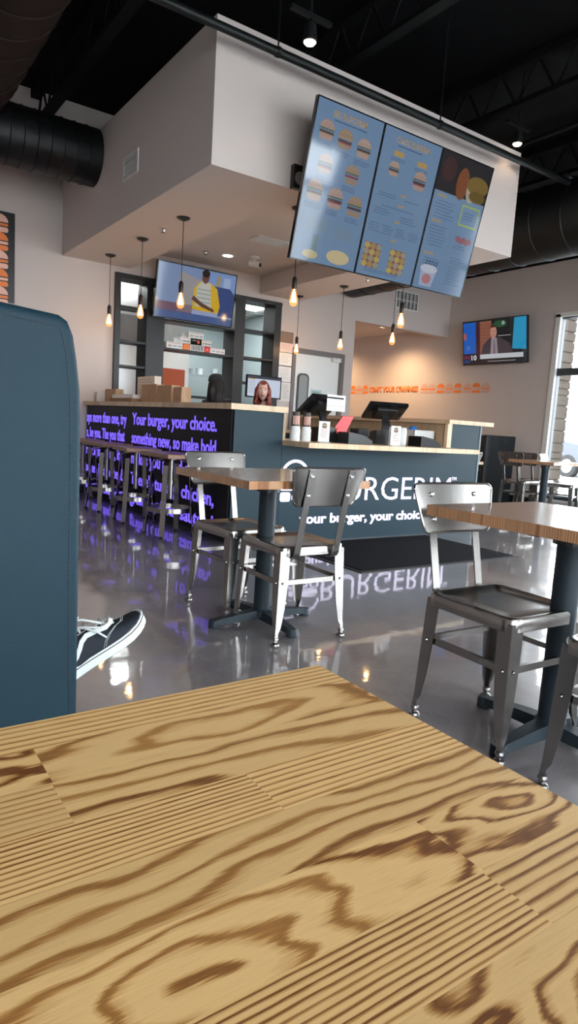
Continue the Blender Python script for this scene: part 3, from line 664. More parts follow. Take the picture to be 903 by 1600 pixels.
P.poly([(.54, .16), (.68, .16), (.66, .40), (.56, .40)], (150, 140, 146), .0011); P.poly([(.60, .16), (.63, .16), (.62, .37), (.605, .37)], (96, 84, 100), .0014)
P.oval(.60, .485, .060, .095, (186, 136, 120), .0014); P.oval(.60, .555, .064, .045, (70, 48, 36), .0017, 0, 180); P.rect(.575, .59, .495, .502, (60, 36, 30), .0018); P.rect(.612, .627, .495, .502, (60, 36, 30), .0018); P.rect(.585, .618, .435, .441, (140, 70, 66), .0018)
P.rect(.012, 1.192, .012, .08, (20, 22, 30), .0010); P.rect(.34, 1.14, .09, .16, (196, 200, 206), .0016); P.rect(.012, .15, .10, .15, (96, 30, 70), .0012); P.rect(.012, .14, .04, .08, (20, 60, 130), .0013)
P.lines(.42, 1.1, .045, 1, .01, (170, 170, 176), rnd, .010, .0013)
P.build('programme_picture', o)
text_mesh('10', .10, .08, T @ Matrix.Translation((.17, .075, .0024)), scr(srgb(230, 230, 235), .75), 'channel_number', o, .0004, .02)
MB().box(8.50, 8.61, 6.7, 6.95, 2.33, 2.5).build('wall_bracket', M_blacksteel, o)

# printed burgers: poster by the booth and the decals on the right wall
def burger_icon(b, cx, cy, s, solid, fill_mi, alt_mi):
    """three stacked rounded pieces"""
    b.mi = fill_mi if solid else alt_mi
    b.prism([(cx + s * .5 * math.cos(R(a)), cy + s * .1 + s * .42 * math.sin(R(a))) for a in range(0, 181, 15)], 0, .002)
    b.mi = fill_mi if not solid else alt_mi
    b.prism(rrect(cx - s * .5, cx + s * .5, cy - s * .10, cy + s * .04, s * .05, 3), 0, .002)
    b.mi = fill_mi if solid else alt_mi
    b.prism(rrect(cx - s * .5, cx + s * .5, cy - s * .42, cy - s * .16, s * .1, 3), 0, .002)
o = MB().box(0.70, 1.693, YB - 0.035, YB - 0.001, 2.095, 3.03).build('burger_poster', M_blackplastic); tag(o, 'black wall panel printed with rows of orange and pink burger shapes', 'poster')
b = MB(frame_T((0, YB - 0.035, 0), (1, 0, 0), (0, 0, 1)))
for cxi in range(4):
    for r_ in range(5): burger_icon(b, 1.525 - cxi * .235, 2.90 - r_ * .187, .20, (r_ + cxi) % 2 == 1, 0, 1)
b.build('burger_print', [M_orange, M_pink], o)
o = text_mesh('CRAFT YOUR CRAVINGS', 1.30, .115, frame_T((XR - .001, 9.79, 1.675), (0, -1, 0), (0, 0, 1)), M_orange, 'wall_lettering', None, .003, .06); tag(o, 'orange capital lettering along the right wall', 'lettering')
for k, y in enumerate((10.29, 10.10, 9.91, 8.34, 8.16, 7.96, 7.77, 7.58, 7.38, 7.20, 7.01)):
    b = MB(frame_T((XR - .001, y, 1.735), (0, -1, 0), (0, 0, 1)))
    burger_icon(b, 0, -.005, .172, k % 2 == (0 if k < 4 else 1) or k == 2, 0, 1)
    o = b.build('burger_decal', [M_orange, mat('pale_print', (.62, .40, .33), .7)])
    if k < 3: lb = ['first', 'second', 'third'][k] + ' burger decal before the orange wall lettering'
    else: lb = ['first', 'second', 'third', 'fourth', 'fifth', 'sixth', 'seventh', 'eighth'][k - 3] + ' burger decal after the orange wall lettering'
    tag(o, lb, 'wall decal', 'burger decals on the right wall')
# notices beside the door
for k, (x0, x1, z0, z1, c, lb) in enumerate(((5.215, 5.43, 2.11, 2.25, (.25, .17, .12), 'brown framed notice at the top of the column beside the door'), (5.215, 5.43, 1.985, 2.10, (.78, .62, .62), 'pink tinted certificate under the brown notice beside the door'),
        (5.21, 5.43, 1.79, 1.965, (.78, .78, .78), 'black framed certificate in the column beside the door'), (5.21, 5.43, 1.565, 1.775, (.74, .75, .76), 'tall white licence sheet below the framed certificate'), (5.27, 5.43, 1.30, 1.55, (.70, .68, .66), 'lowest pale sheet beside the door, above the counter'))):
    o = MB().box(x0 - .006, x1 + .006, YB - .012, YB - .001, z0 - .006, z1 + .006).build('wall_notice', M_blackplastic if k in (0, 2, 3) else M_paper); tag(o, lb, 'notice', 'notices beside the back door')
    MB().box(x0, x1, YB - .016, YB - .012, z0, z1).build('sheet', mat('sheet_%d' % k, c, .7), o)
    P = Pic(frame_T((x0, YB - .016, z0), (1, 0, 0), (0, 0, 1)), False); P.lines(.02, x1 - x0 - .02, z1 - z0 - .03, max(3, int((z1 - z0 - .04) / .018)), .018, (120, 120, 126), rnd); P.build('printed_lines', o)

# ------------------------------------------------------------------ counters
YC = 4.376
def long_top(name, x0, x1, y0, y1, z0, z1, material, label, cat='countertop', bw=.045):
    """boards running along Y"""
    o = boards_top(name, 0, y1 - y0, 0, x1 - x0, z0, z1, auto_boards(0, y1 - y0, 0, x1 - x0, bw, rnd, lmin=.3, lmax=.7, con=.6), material)
    o.location = (x1, y0, 0); o.rotation_euler = (0, 0, PI / 2); tag(o, label, cat); return o
t = empty('bar_counter', (0, 0, 0), 0, 'left bar counter with glowing violet lettering on its black side', 'counter')
MB().box(2.52, 2.967, YC, 7.84, 0.06, 1.045).box(2.55, 2.94, YC + .03, 7.8, 0, .06).build('body', M_panel, t)
MB().box(2.505, 2.52, YC + .02, 7.84, 0.03, 1.045).build('side_panel', M_darkpanel, t)
def side_text(s, ya, yb, z, h):
    text_mesh(s, ya - yb, h, frame_T((2.505, ya, z), (0, -1, 0), (0, 0, 1)), M_purple, 'side_lettering', t, .004, .016, keep=True)
for k, s in enumerate(('Your burger, your choice.', 'something new, so make bold', 'makes you proud of.', "There's turkey, chicken,", 'grilled onions, sauteed')):
    side_text(s, 6.40, 4.62 if k != 2 else 5.0, (.870, .685, .480, .275, .080)[k], .116)
for k, (s, ye) in enumerate((('ays more than one, try', 6.56), ('s, be you. The you that', 6.60), ('r jack and blue, it', 6.72), ('some dry aged beef.', 6.62), ('mushrooms, always more.', 6.58))):
    side_text(s, 7.83, ye, (.860, .685, .480, .275, .080)[k], .116)
long_top('bar_countertop', 2.47, 2.99, YC - .03, 7.845, 1.048, 1.093, M_pine, 'pale butcher block top of the left bar')
t = empty('service_counter', (0, 0, 0), 0, 'blue grey front counter with large white sign lettering and burger logo', 'counter')
MB().box(2.97, 4.93, YC, 4.98, 0.0, .79).build('body', M_panel, t)
sg = MB(frame_T((0, YC, 0), (1, 0, 0), (0, 0, 1)))
def ring_arc(b, cx, cz, r, th, a0, a1, n=22):
    pts = [(cx + r * math.cos(R(a0 + (a1 - a0) * i / n)), cz + r * math.sin(R(a0 + (a1 - a0) * i / n))) for i in range(n + 1)]
    pts += [(cx + (r - th) * math.cos(R(a1 - (a1 - a0) * i / n)), cz + (r - th) * math.sin(R(a1 - (a1 - a0) * i / n))) for i in range(n + 1)]
    b.prism(pts, 0, .004)
ring_arc(sg, 3.115, .535, .145, .024, -8, 188); ring_arc(sg, 3.345, .52, .095, .022, -8, 150)
for x0, x1, z0, z1, r_ in ((2.90 + .075, 3.10, .425, .482, .02), (3.115, 3.42, .425, .482, .02), (2.975, 3.075, .335, .412, .02)):
    sg.prism(rrect(x0, x1, z0, z1, r_, 4), 0, .004)
def outline(b, x0, x1, z0, z1, r, th):
    a = rrect(x0, x1, z0, z1, r, 6); c = rrect(x0 + th, x1 - th, z0 + th, z1 - th, max(.005, r - th), 6)
    for i in range(len(a)):
        j = (i + 1) % len(a); b.prism([a[i], a[j], c[j], c[i]], 0, .004)
outline(sg, 3.09, 3.32, .325, .412, .045, .022); outline(sg, 3.335, 3.43, .325, .412, .03, .02)
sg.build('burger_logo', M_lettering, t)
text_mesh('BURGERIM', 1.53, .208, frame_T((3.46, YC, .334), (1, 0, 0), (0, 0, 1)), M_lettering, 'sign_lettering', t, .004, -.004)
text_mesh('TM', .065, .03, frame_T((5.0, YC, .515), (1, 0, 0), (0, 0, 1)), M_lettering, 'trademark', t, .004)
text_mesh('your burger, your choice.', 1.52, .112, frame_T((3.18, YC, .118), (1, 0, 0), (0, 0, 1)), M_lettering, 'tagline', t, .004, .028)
MB().box(2.97, 2.995, YC, 4.98, .832, 1.045).build('end_trim', M_pine2, t)
o = boards_top('service_countertop', 2.967, 4.93, 4.012, 4.98, .792, .832, auto_boards(2.967, 4.93, 4.012, 4.98, .045, rnd, con=.6), M_pine); tag(o, 'pale butcher block top of the low front counter', 'countertop')
t = empty('bar_counter', (0, 0, 0), 0, 'right bar counter clad in vertical planks inside, behind the registers', 'counter')
MB().box(4.93, 5.355, YC, 7.0, 0.0, 1.06).build('body', M_panel, t)
MB().box(5.355, 5.375, YC - .004, 7.0, 0.0, 1.06).build('edge_trim', mat('pale_edge', (.16, .20, .22), .4), t)
b = MB()
k = YC
while k < 6.98:
    b.box(4.905, 4.93, k, min(k + .075, 7.0), .832, 1.06, bev=.003, seg=1); k += .078
b.build('plank_cladding', M_pine2, t)
MB().box(4.875, 4.935, YC - .006, YC + .03, .832, 1.06).build('post_trim', M_pine, t)
long_top('bar_countertop', 4.865, 5.52, YC - .03, 7.0, 1.06, 1.10, M_pine, 'pale butcher block top of the right bar, overhanging at its end')
# ------------------------------------------------------------------ chairs, stools, tables
def bar_path(b, pts, w, th, wdir=(1, 0, 0), T=None):
    """flat strap following pts; width along wdir"""
    wd = Vector(wdir).normalized(); pts = [Vector(p) for p in pts]; rings = []
    for i, p in enumerate(pts):
        d = (pts[min(i + 1, len(pts) - 1)] - pts[max(i - 1, 0)]).normalized(); n = d.cross(wd).normalized()
        ww = w[i] if isinstance(w, (list, tuple)) else w
        rings.append([p + wd * ww / 2 + n * th / 2, p - wd * ww / 2 + n * th / 2, p - wd * ww / 2 - n * th / 2, p + wd * ww / 2 - n * th / 2])
    return b.loft(rings, True, T)
def make_chair():
    t = empty('metal_chair')
    # pressed seat pan with rounded corners, dished top and a deep skirt
    b = MB(); rs = []
    for off, z in ((-.006, .388), (0, .392), (0, .425), (-.004, .432), (-.012, .434), (-.022, .432), (-.034, .426), (-.09, .424)):
        h = .178 + off; rs.append([(x, y, z) for x, y in rrect(-h, h, -h, h, max(.02, .045 + off * .6), 6)])
    b.loft(rs); b.build('seat', M_steel, t, True)
    for sx in (-1, 1):
        for sy in (-1, 1):
            rs = []
            for z, c, s_ in ((.415, .172, .052), (.30, .176, .050), (.16, .181, .040), (.075, .184, .026), (.055, .186, .016), (.018, .188, .015)):
                th = .004; L_ = [(0, 0), (-s_, 0), (-s_, -th), (-th, -th), (-th, -s_), (0, -s_)]
                rs.append([((c + p[0]) * sx, (c + p[1]) * sy, z) for p in L_])
            lg = MB().loft(rs).build('leg', M_steel, t)
            MB(Matrix.Translation((.180 * sx, .180 * sy, 0))).lathe([(.017, 0), (.019, .003), (.017, .010), (.008, .014), (.008, .024), (.014, .028), (.012, .036)], 18).build('glide', M_steel_d, lg, True)
    c = .172
    for k in range(4):
        b = MB(Matrix.Rotation(k * PI / 2, 4, 'Z')); b.box(-c + .01, c - .01, c - .006, c - .003, .262, .284).box(-c + .01, c - .01, c - .016, c - .006, .281, .284)
        for sx in (-1, 1): b.lathe([(.006, 0), (.004, .004), (.001, .005)], 10, Matrix.Translation((sx * (c - .016), c + .006, .273)) @ Matrix.Rotation(-PI / 2, 4, 'X'))
        b.build('stretcher', M_steel, t)
    for sx in (-1, 1):
        pts = [(.105 * sx, -.10, .384), (.105 * sx, -.165, .378), (.105 * sx, -.187, .386), (.105 * sx, -.196, .405), (.105 * sx, -.215, .50), (.105 * sx, -.275, .775)]
        bar_path(MB(), pts, .032, .005).build('back_post', M_steel, t)
    # curved back plate with rolled rim
    def P(u, v):          # u -1..1 across, v 0..1 up
        hw = .158 + .036 * v; return Vector((u * hw, -.238 - .040 * v + .016 * u * u, .618 + .165 * v))
    US = [-1, -.995, -.98, -.955, -.92, -.86, -.7, -.45, -.15, .15, .45, .7, .86, .92, .955, .98, .995, 1]; n = len(US) - 1; out = [(x, y) for x, y in rrect(-1, 1, 0, 1, .14, 5)]
    b = MB(); rings = []
    for s_, dy in ((1, 0), (.965, -.002), (.965, .003), (.0, .003)): pass
    def ring(sc, dy): return [P(x * sc, .5 + (y - .5) * sc) + Vector((0, dy, 0)) for x, y in out]
    r0, r1, r2 = ring(1, -.0015), ring(1, .0015), None
    # front and back skins with enough columns to follow the curve
    grid = {}
    for side, dy in ((0, -.0015), (1, .0015)):
        cols = []
        for i in range(n + 1):
            u = US[i]
            m = 0.0
            if abs(u) > .86: m = .14 - math.sqrt(max(0, .14 ** 2 - (abs(u) - .86) ** 2)) 
            cols.append([b.bm.verts.new(P(u, v) + Vector((0, dy, 0))) for v in (m, .25, .5, .75, 1 - m)])
        grid[side] = cols
        for i in range(n):
            for j in range(4): b.bm.faces.new((cols[i][j], cols[i + 1][j], cols[i + 1][j + 1], cols[i][j + 1]))
    for i in range(n):
        for j in (0, 4): b.bm.faces.new((grid[0][i][j], grid[0][i + 1][j], grid[1][i + 1][j], grid[1][i][j]))
    for i in (0, n):
        for j in range(4): b.bm.faces.new((grid[0][i][j], grid[0][i][j + 1], grid[1][i][j + 1], grid[1][i][j]))
    pl = b.build('backrest', M_steel, t, True)
    loop = [P(US[i], .14 - math.sqrt(max(0, .14 ** 2 - max(0, abs(US[i]) - .86) ** 2))) for i in range(n + 1)]
    loop += [P(-US[i], 1 - (.14 - math.sqrt(max(0, .14 ** 2 - max(0, abs(US[i]) - .86) ** 2)))) for i in range(n + 1)]
    MB().tube(loop + [loop[0]], .0045, 8).build('rim', M_steel, pl, True)
    b = MB()
    for sx in (-1, 1):
        for v in (.28, .78):
            q = P(sx * .105 / (.158 + .036 * v), v)
            for s_ in (1, -1):
                b.lathe([(.009, 0), (.008, .004), (.004, .007), (.001, .0075)], 12, Matrix.Translation(q + Vector((0, .003 * s_ - (.006 if s_ < 0 else 0), 0))) @ Matrix.Rotation(-s_ * PI / 2, 4, 'X'))
    b.build('bolts', M_chrome, t, True)
    return t
ch = make_chair(); G = 'brushed metal cafe chairs'
ch.location = (1.745, 2.445, 0); ch.rotation_euler = (0, 0, R(-1)); tag(ch, 'metal chair with its back to the viewer at the middle table', 'chair', G)
for p_, rz, lb in (((1.735, 2.905, 0), 184, 'metal chair on the far side of the middle table, its back plate above the tabletop'),
        ((1.785, 1.295, 0), 178, 'large metal chair behind the right table, seat facing the viewer'),
        ((1.775, .795, 0), 0, 'metal chair cut off by the photo edge, nearest the foreground table'),
        ((7.35, 5.28, 0), -90, 'metal chair against the right wall left of the window'), ((7.86, 5.42, 0), -92, 'metal chair in front of the window frame, behind the far small table'),
        ((7.62, 4.86, 0), 200, 'metal chair standing dark against the bright window'), ((5.66, 4.98, 0), 0, 'metal chair peeking out past the right end of the counter')):
    dup(ch, p_, R(rz), lb, G)

def leg_base(t, r_arm=.27, zt=.70, rot=0.0, rc=.041):
    b = MB(); b.lathe([(rc + .012, .035), (rc + .010, .060), (rc, .068)], 24); 
    for k in range(4):
        T = Matrix.Rotation(rot + k * PI / 2, 4, 'Z')
        b.loft([[(x, w_ * sy, z_) for sy, z_ in ((1, z0), (.8, z1), (-.8, z1), (-1, z0))] for x, w_, z0, z1 in ((0, .034, .022, .065), (.10, .030, .020, .058), (r_arm - .03, .024, .016, .042), (r_arm, .022, .014, .036))], True, T)
        b.lathe([(.020, 0), (.026, .004), (.026, .030), (.022, .038)], 16, T @ Matrix.Translation((r_arm - .012, 0, 0)))
    b.build('base', M_column, t, True)
    MB().cyl((0, 0, .05), (0, 0, zt), rc, n=28).build('column', M_column, t, True)
    MB().box(-.2, .2, -.02, .02, zt - .015, zt).box(-.02, .02, -.2, .2, zt - .015, zt).cyl((0, 0, zt - .05), (0, 0, zt - .01), .055, n=20).build('top_bracket', M_blacksteel, t)
def table(x, y, x0, x1, y0, y1, label, material, spec=None, zt=.72, th=.034, bx=0, by=0, rz=0, rot=0):
    t = empty('cafe_table', (x, y, 0), rz, label, 'table')
    boards_top('tabletop', x0 - x, x1 - x, y0 - y, y1 - y, zt - th, zt, spec or auto_boards(x0 - x, x1 - x, y0 - y, y1 - y, .046, rnd), material, t)
    leg_base(t, zt=zt - th, rot=rot); return t
random.seed(5); rnd = random.Random(21)
table(1.70, 2.60, 1.375, 2.02, 2.245, 2.93, 'square wooden cafe table in the middle of the floor between two chairs', M_ash2)
table(1.89, 1.15, 1.612, 2.20, .87, 1.505, 'wooden cafe table at the right edge with striped board ends', M_ash2)
table(6.88, 4.62, 6.58, 7.18, 4.32, 4.92, 'small far table beside the window', M_ash2)
table(7.75, 4.25, 7.42, 8.08, 3.95, 4.55, 'far table at the right photo edge, washed out by window light', M_ash2)
table(6.33, 5.62, 6.03, 6.63, 5.32, 5.92, 'low pale table just past the right end of the counter', M_pine, zt=.65)
# the foreground table, its boards laid out one by one
X0, X1, Y0, Y1 = -.26, .387, -.14, .484
cx_, cy_ = .06, .17
S = [ # ya, yb, xa, xb, ring cx, ring cy, stretch, frequency, contrast
    (.442, .484, -.3, .45, 2.0, .640, .012, 135, .85),
    (.394, .442, -.3, .109, .060, .418, .30, 110, 1.1), (.394, .442, .109, .45, .235, .418, .20, 60, .85),
    (.346, .394, -.3, .108, -1.0, .20, .02, 175, .55), (.346, .394, .108, .45, .02, .325, .14, 58, .95),
    (.299, .346, -.3, .220, 1.5, .52, .012, 225, 1.2), (.299, .346, .220, .45, 1.6, .50, .014, 165, .85),
    (.250, .299, -.3, .45, .30, .225, .15, 66, 1.05),
    (.200, .250, -.3, .282, .130, .218, .27, 68, 1.1), (.200, .250, .282, .45, .345, .235, .30, 75, 1.05),
    (.157, .200, -.3, .280, -2.0, .02, .006, 235, 1.25), (.157, .200, .280, .45, 2.4, .02, .008, 130, 1.15),
    (.110, .157, -.3, .45, .262, .128, .40, 75, 1.15), (.062, .110, -.3, .45, .05, .09, .2, 70, .8), (.015, .062, -.3, .45, .1, -.2, .01, 150, .8),
    (-.032, .015, -.3, .45, .2, 0, .2, 60, .8), (-.080, -.032, -.3, .45, .1, .3, .01, 140, .8), (-.14, -.080, -.3, .45, .0, -.1, .2, 60, .8)]
S = [(a - cy_, b_ - cy_, c_ - cx_, d_ - cx_, e_ - cx_, f_ - cy_, g_, h_, i_) for a, b_, c_, d_, e_, f_, g_, h_, i_ in S]
t = empty('cafe_table', (cx_, cy_, 0), 0, 'large foreground table of pale ash boards with bold brown grain', 'table')
boards_top('tabletop', X0 - cx_, X1 - cx_, Y0 - cy_, Y1 - cy_, .684, .72, S, M_ash, t)
leg_base(t, zt=.684)

def make_stool():
    t = empty('bar_stool')
    MB().box(-.16, .16, -.235, .235, .640, .675, bev=.005).build('seat', M_pine2 if False else mat('walnut_stool_seat', (.27, .145, .085), .35, vary=.25, vscale=12), t)
    MB().cyl((0, 0, .30), (0, 0, .64), .022, n=16).lathe([(.07, .625), (.07, .640)], 20).lathe([(.032, .42), (.032, .45)], 16).build('centre_post', M_steel_d, t, True)
    for k in range(4):
        a = PI / 4 + k * PI / 2; dx, dy = math.cos(a), math.sin(a)
        pts = [(.05 * dx, .05 * dy, .628), (.13 * dx, .13 * dy, .612), (.155 * dx, .155 * dy, .58), (.175 * dx, .175 * dy, .30), (.205 * dx, .205 * dy, .012)]
        lg = bar_path(MB(), pts, .042, .006, (-dy, dx, 0)).build('leg', M_steel, t)
        MB(Matrix.Translation((.205 * dx, .205 * dy, 0))).lathe([(.016, 0), (.018, .004), (.012, .016)], 12).build('glide', M_rubber, lg)
    b = MB(); n = 40; rs = []
    for i in range(n):
        a = 2 * PI * i / n; rs.append([((r_) * math.cos(a), (r_) * math.sin(a), z) for r_, z in ((.176, .20), (.181, .20), (.181, .238), (.176, .238))])
    rs.append(rs[0]); b.loft(rs, False); b.build('foot_ring', M_steel, t, True)
    return t
st = make_stool(); sl = ['bar stool nearest the viewer along the violet lettered bar', 'second bar stool along the violet lettered bar', 'third bar stool along the violet lettered bar', 'bar stool farthest along the bar, half behind the booth back']
for i, y in enumerate((4.93, 5.68, 6.45, 7.22)):
    o = st if i == 0 else dup(st, (0, 0, 0)); o.location = (2.27, y, 0); o.rotation_euler = (0, 0, R((4, -5, 7, 0)[i])); tag(o, sl[i], 'stool', 'bar stools with wooden seats')

# floor mat
o = MB().box(2.93, 4.57, 3.27, 4.25, 0.0, .010, bev=.004, seg=1).build('floor_mat', M_mat); tag(o, 'charcoal entrance mat on the floor in front of the counter', 'mat')
MB().box(2.90, 2.93, 3.24, 4.28, 0, .006).box(4.57, 4.60, 3.24, 4.28, 0, .006).box(2.93, 4.57, 3.24, 3.27, 0, .006).box(2.93, 4.57, 4.25, 4.28, 0, .006).build('rubber_edge', M_rubber, o)

# ------------------------------------------------------------------ booths
t = empty('booth_seat', (-.4, 1.2, 0), 0, 'tall blue grey vinyl booth back at the left edge, with stitched seam', 'booth')
prof = [(-1.3, 0.0), (.362, 0.0), (.362, .60), (.361, .90), (.358, .99), (.352, 1.04), (.345, 1.08), (.335, 1.103), (.320, 1.112), (.20, 1.122), (-.1, 1.132), (-1.3, 1.14)]
TT = frame_T((.4, -.05, 0), (1, 0, 0), (0, 0, 1))     # local origin at (-.4, 1.2); face at Y = 1.15
b = MB()
def off(pr_, d):
    n = len(pr_); out_ = []
    for i, p in enumerate(pr_):
        a = Vector(pr_[i - 1]); c = Vector(pr_[(i + 1) % n]); e = (c - a).normalized(); nn = Vector((-e.y, e.x)); out_.append((p[0] + nn.x * d, p[1] + nn.y * d))
    return out_
rings = []
for d, y in ((.017, 0.0), (.010, .001), (.004, .005), (.001, .012), (0, .022), (0, .11), (.004, .122), (.014, .13)):
    rings.append([(p[0] + .4, y - .05, p[1]) for p in off(prof, d)])
b.loft(rings); bk = b.build('backrest', M_vinyl, t, True)
b = MB(); path = [Vector(p) for p in off(prof, .021)][1:]
for a, c in zip(path, path[1:]):
    n = max(1, int((c - a).length / .0075))
    for i in range(n):
        p = a + (c - a) * ((i + .15) / n); q = a + (c - a) * ((i + .8) / n); b.tube([(p.x + .4, -.0505, p.y), (q.x + .4, -.0505, q.y)], .0011, 5)
b.build('stitching', M_vinyl_d, bk)
MB().box(-.9, .62, .085, .58, .12, .43, bev=.03, seg=3).build('seat_cushion', M_vinyl, t, True)
MB().box(-.88, .60, .085, .54, 0, .12).build('plinth', M_blackplastic, t)
t = empty('booth_seat', (8.3, 6.9, 0), 0, 'dark booth against the right wall past the counter end', 'booth')
MB().box(.10, .30, -.50, 1.3, .10, .99, bev=.02).build('backrest', mat('dark_vinyl', (.014, .020, .024), .45), t)
MB().box(-.35, .10, -.48, 1.3, .12, .46, bev=.03).build('seat_cushion', mat('navy_vinyl', (.025, .045, .065), .45), t)
MB().box(-.38, .30, -.56, -.50, 0, .99, bev=.008).build('end_panel', mat('dark_vinyl', (.014, .020, .024), .45), t)
MB().box(-.33, .28, -.48, 1.28, 0, .12).build('plinth', M_blackplastic, t)

# ------------------------------------------------------------------ shelving in the pass-through, kitchen
t = empty('shelf_unit', (2.82, YB, 0), 0, 'tall black steel shelving framing the kitchen pass-through', 'shelving')
b = MB()
for x0, x1 in ((0, .07), (.40, .64), (1.64, 1.80), (2.27, 2.38)): 
    MB().box(x0, x1, -.04, .26, .92, 2.62, bev=.003, seg=1).build('upright', M_blacksteel, t)
MB().box(0, 2.38, -.045, .26, 2.58, 2.63).build('top_rail', M_blacksteel, t)
MB().box(0, 2.38, -.04, .26, .90, .94).build('bottom_rail', M_blacksteel, t)
for x0, x1, zz in ((.07, .40, (2.25, 1.845, 1.55, 1.2)), (.64, 1.64, (2.17, 1.82, 1.25)), (1.80, 2.27, (2.20, 1.835, 1.5, 1.2))):
    for z in zz: MB().box(x0, x1, -.03, .25, z - .012, z + .012).build('shelf', M_blacksteel, t)
def box_item(name, x0, x1, y0, y1, z0, z1, m, label, cat, group=None, deco=None):
    o = MB().box(x0, x1, y0, y1, z0, z1, bev=min(.004, (z1 - z0) * .1), seg=1).build(name, m); tag(o, label, cat, group)
    if deco:
        P = Pic(frame_T((x0, y0, z0), (1, 0, 0), (0, 0, 1)), False)
        w_, h_ = x1 - x0, z1 - z0
        if deco == 'bars':
            for k in range(8): P.rect(.02 + k * (w_ - .03) / 8, .02 + k * (w_ - .03) / 8 + .012, .008, h_ - .008, (30, 30, 34), .0006)
        elif deco == 'pins':
            for k in range(3):
                for c_ in range(3): P.rect(w_ * (.12 + .3 * k) + c_ * .018, w_ * (.12 + .3 * k) + c_ * .018 + .009, h_ * .25, h_ * .5, (60, 50, 56), .0006)
            P.rect(w_ * .08, w_ * .92, h_ * .78, h_ * .84, (200, 110, 110), .0006)
        elif deco == 'red': P.rect(w_ * .3, w_ * .7, h_ * .3, h_ * .7, (220, 120, 110), .0006)
        elif deco == 'fire': P.oval(w_ * .7, h_ * .5, w_ * .14, h_ * .3, (210, 90, 30), .0006); P.rect(w_ * .1, w_ * .5, h_ * .6, h_ * .75, (150, 150, 150), .0006)
        P.build('print', o)
    return o
gb = 'takeout boxes stacked on the black shelf'
W_ = M_paper; y0, y1 = 7.88, 8.08; z = 1.833
box_item('takeout_box', 3.50, 3.725, y0, y1, z, z + .078, W_, 'white takeout box at the left end of the bottom row on the shelf', 'box', gb, 'pins')
box_item('takeout_box', 3.73, 3.825, y0, y1, z, z + .076, M_orange, 'orange takeout box in the bottom row on the shelf', 'box', gb)
box_item('takeout_box', 3.83, 4.035, y0, y1, z, z + .076, W_, 'black and white striped takeout box in the bottom row', 'box', gb, 'bars')
box_item('takeout_box', 4.04, 4.115, y0, y1, z, z + .074, M_red, 'red takeout box in the bottom row beside the striped one', 'box', gb, 'red')
box_item('takeout_box', 4.12, 4.34, y0, y1, z, z + .070, W_, 'white takeout box at the right end of the bottom row', 'box', gb, 'pins')
z += .079
box_item('takeout_box', 3.69, 3.835, y0, y1, z, z + .078, W_, 'white takeout box in the second row, left of the black box', 'box', gb, 'pins')
box_item('takeout_box', 3.84, 3.99, y0, y1, z, z + .076, M_blackgloss, 'black box with a small orange mark in the second row', 'box', gb, 'fire')
box_item('takeout_box', 3.995, 4.14, y0, y1, z - .001, z + .074, W_, 'white takeout box in the second row, right of the black box', 'box', gb, 'pins')
z += .079
box_item('takeout_box', 3.80, 4.02, y0, y1, z, z + .076, W_, 'white takeout box alone on top of the stack', 'box', gb, 'pins')
# kitchen equipment
t = empty('exhaust_hood', (3.6, 9.6, 0), 0, 'stainless exhaust hood above the cooking line in the kitchen', 'hood')
b = MB(); b.prism([(-.5, 2.35), (.55, 2.05), (.55, 2.80), (-.5, 2.80)], -1.3, 1.15, frame_T((0, 0, 0), (0, 1, 0), (0, 0, 1))); b.build('canopy', M_stainless, t)
MB().box(-1.15, 1.3, .5, .56, 1.1, 2.1).build('back_panel', M_stainless, t)
b = MB()
for x in (-.62, -.38): b.box(x - .012, x + .012, -.52, -.50, 1.55, 2.5)
b.build('copper_strips', mat('warm_copper', (.55, .20, .08), .3, metal=.6), t)
for x_, y_, lb in ((2.55, 8.9, 'left'), (4.9, 9.6, 'right'), (5.4, 8.7, 'far'), (3.2, 8.5, 'front')):
    o = MB().box(x_, x_ + .58, y_, y_ + 1.15, 2.835, 2.848).build('ceiling_light', M_kitlight); tag(o, {'left': 'flat fluorescent ceiling panel over the left of the kitchen', 'right': 'fluorescent ceiling panel right of the exhaust hood', 'far': 'fluorescent ceiling panel near the back door side of kitchen', 'front': 'fluorescent ceiling panel just inside the pass-through'}[lb], 'ceiling light', 'kitchen ceiling panels')
    MB().box(x_ - .02, x_ + .60, y_ - .02, y_, 2.83, 2.85).box(x_ - .02, x_ + .60, y_ + 1.15, y_ + 1.17, 2.83, 2.85).build('frame', M_white, o)
o = MB().box(4.16, 4.55, 9.5, 9.56, 1.15, 1.71, bev=.01).build('orange_board', M_terracotta); tag(o, 'orange red board standing behind the bags in the kitchen', 'board')
MB().box(4.2, 4.5, 9.56, 9.62, 0.905, 1.16).build('board_stand', M_blacksteel, o)
t = empty('kitchen_counter', (4.9, 9.5, 0), 0, 'stainless kitchen worktable under the orange board', 'worktable')
MB().box(-2.2, 1.3, -.05, .55, .86, .90).build('top', M_stainless, t)
for x in (-2.1, -.4, 1.2):
    for y in (0, .5): MB().cyl((x, y, 0), (x, y, .86), .02).build('leg', M_stainless, t)
t = empty('kitchen_cabinet', (5.14, 10.05, 0), 0, 'grey two door cabinet at the back of the kitchen', 'cabinet')
MB().box(-.35, .85, .2, .8, .0, 1.72).build('body', M_fridge, t)
for x in (-.33, .27): 
    dd = MB().box(x, x + .56, .18, .20, .1, 1.68).build('door', mat('cabinet_door', (.20, .235, .24), .4), t)
    MB().box(x + (.48 if x < 0 else .04), x + (.50 if x < 0 else .06), .14, .18, .9, 1.3).build('handle', M_chrome, dd)
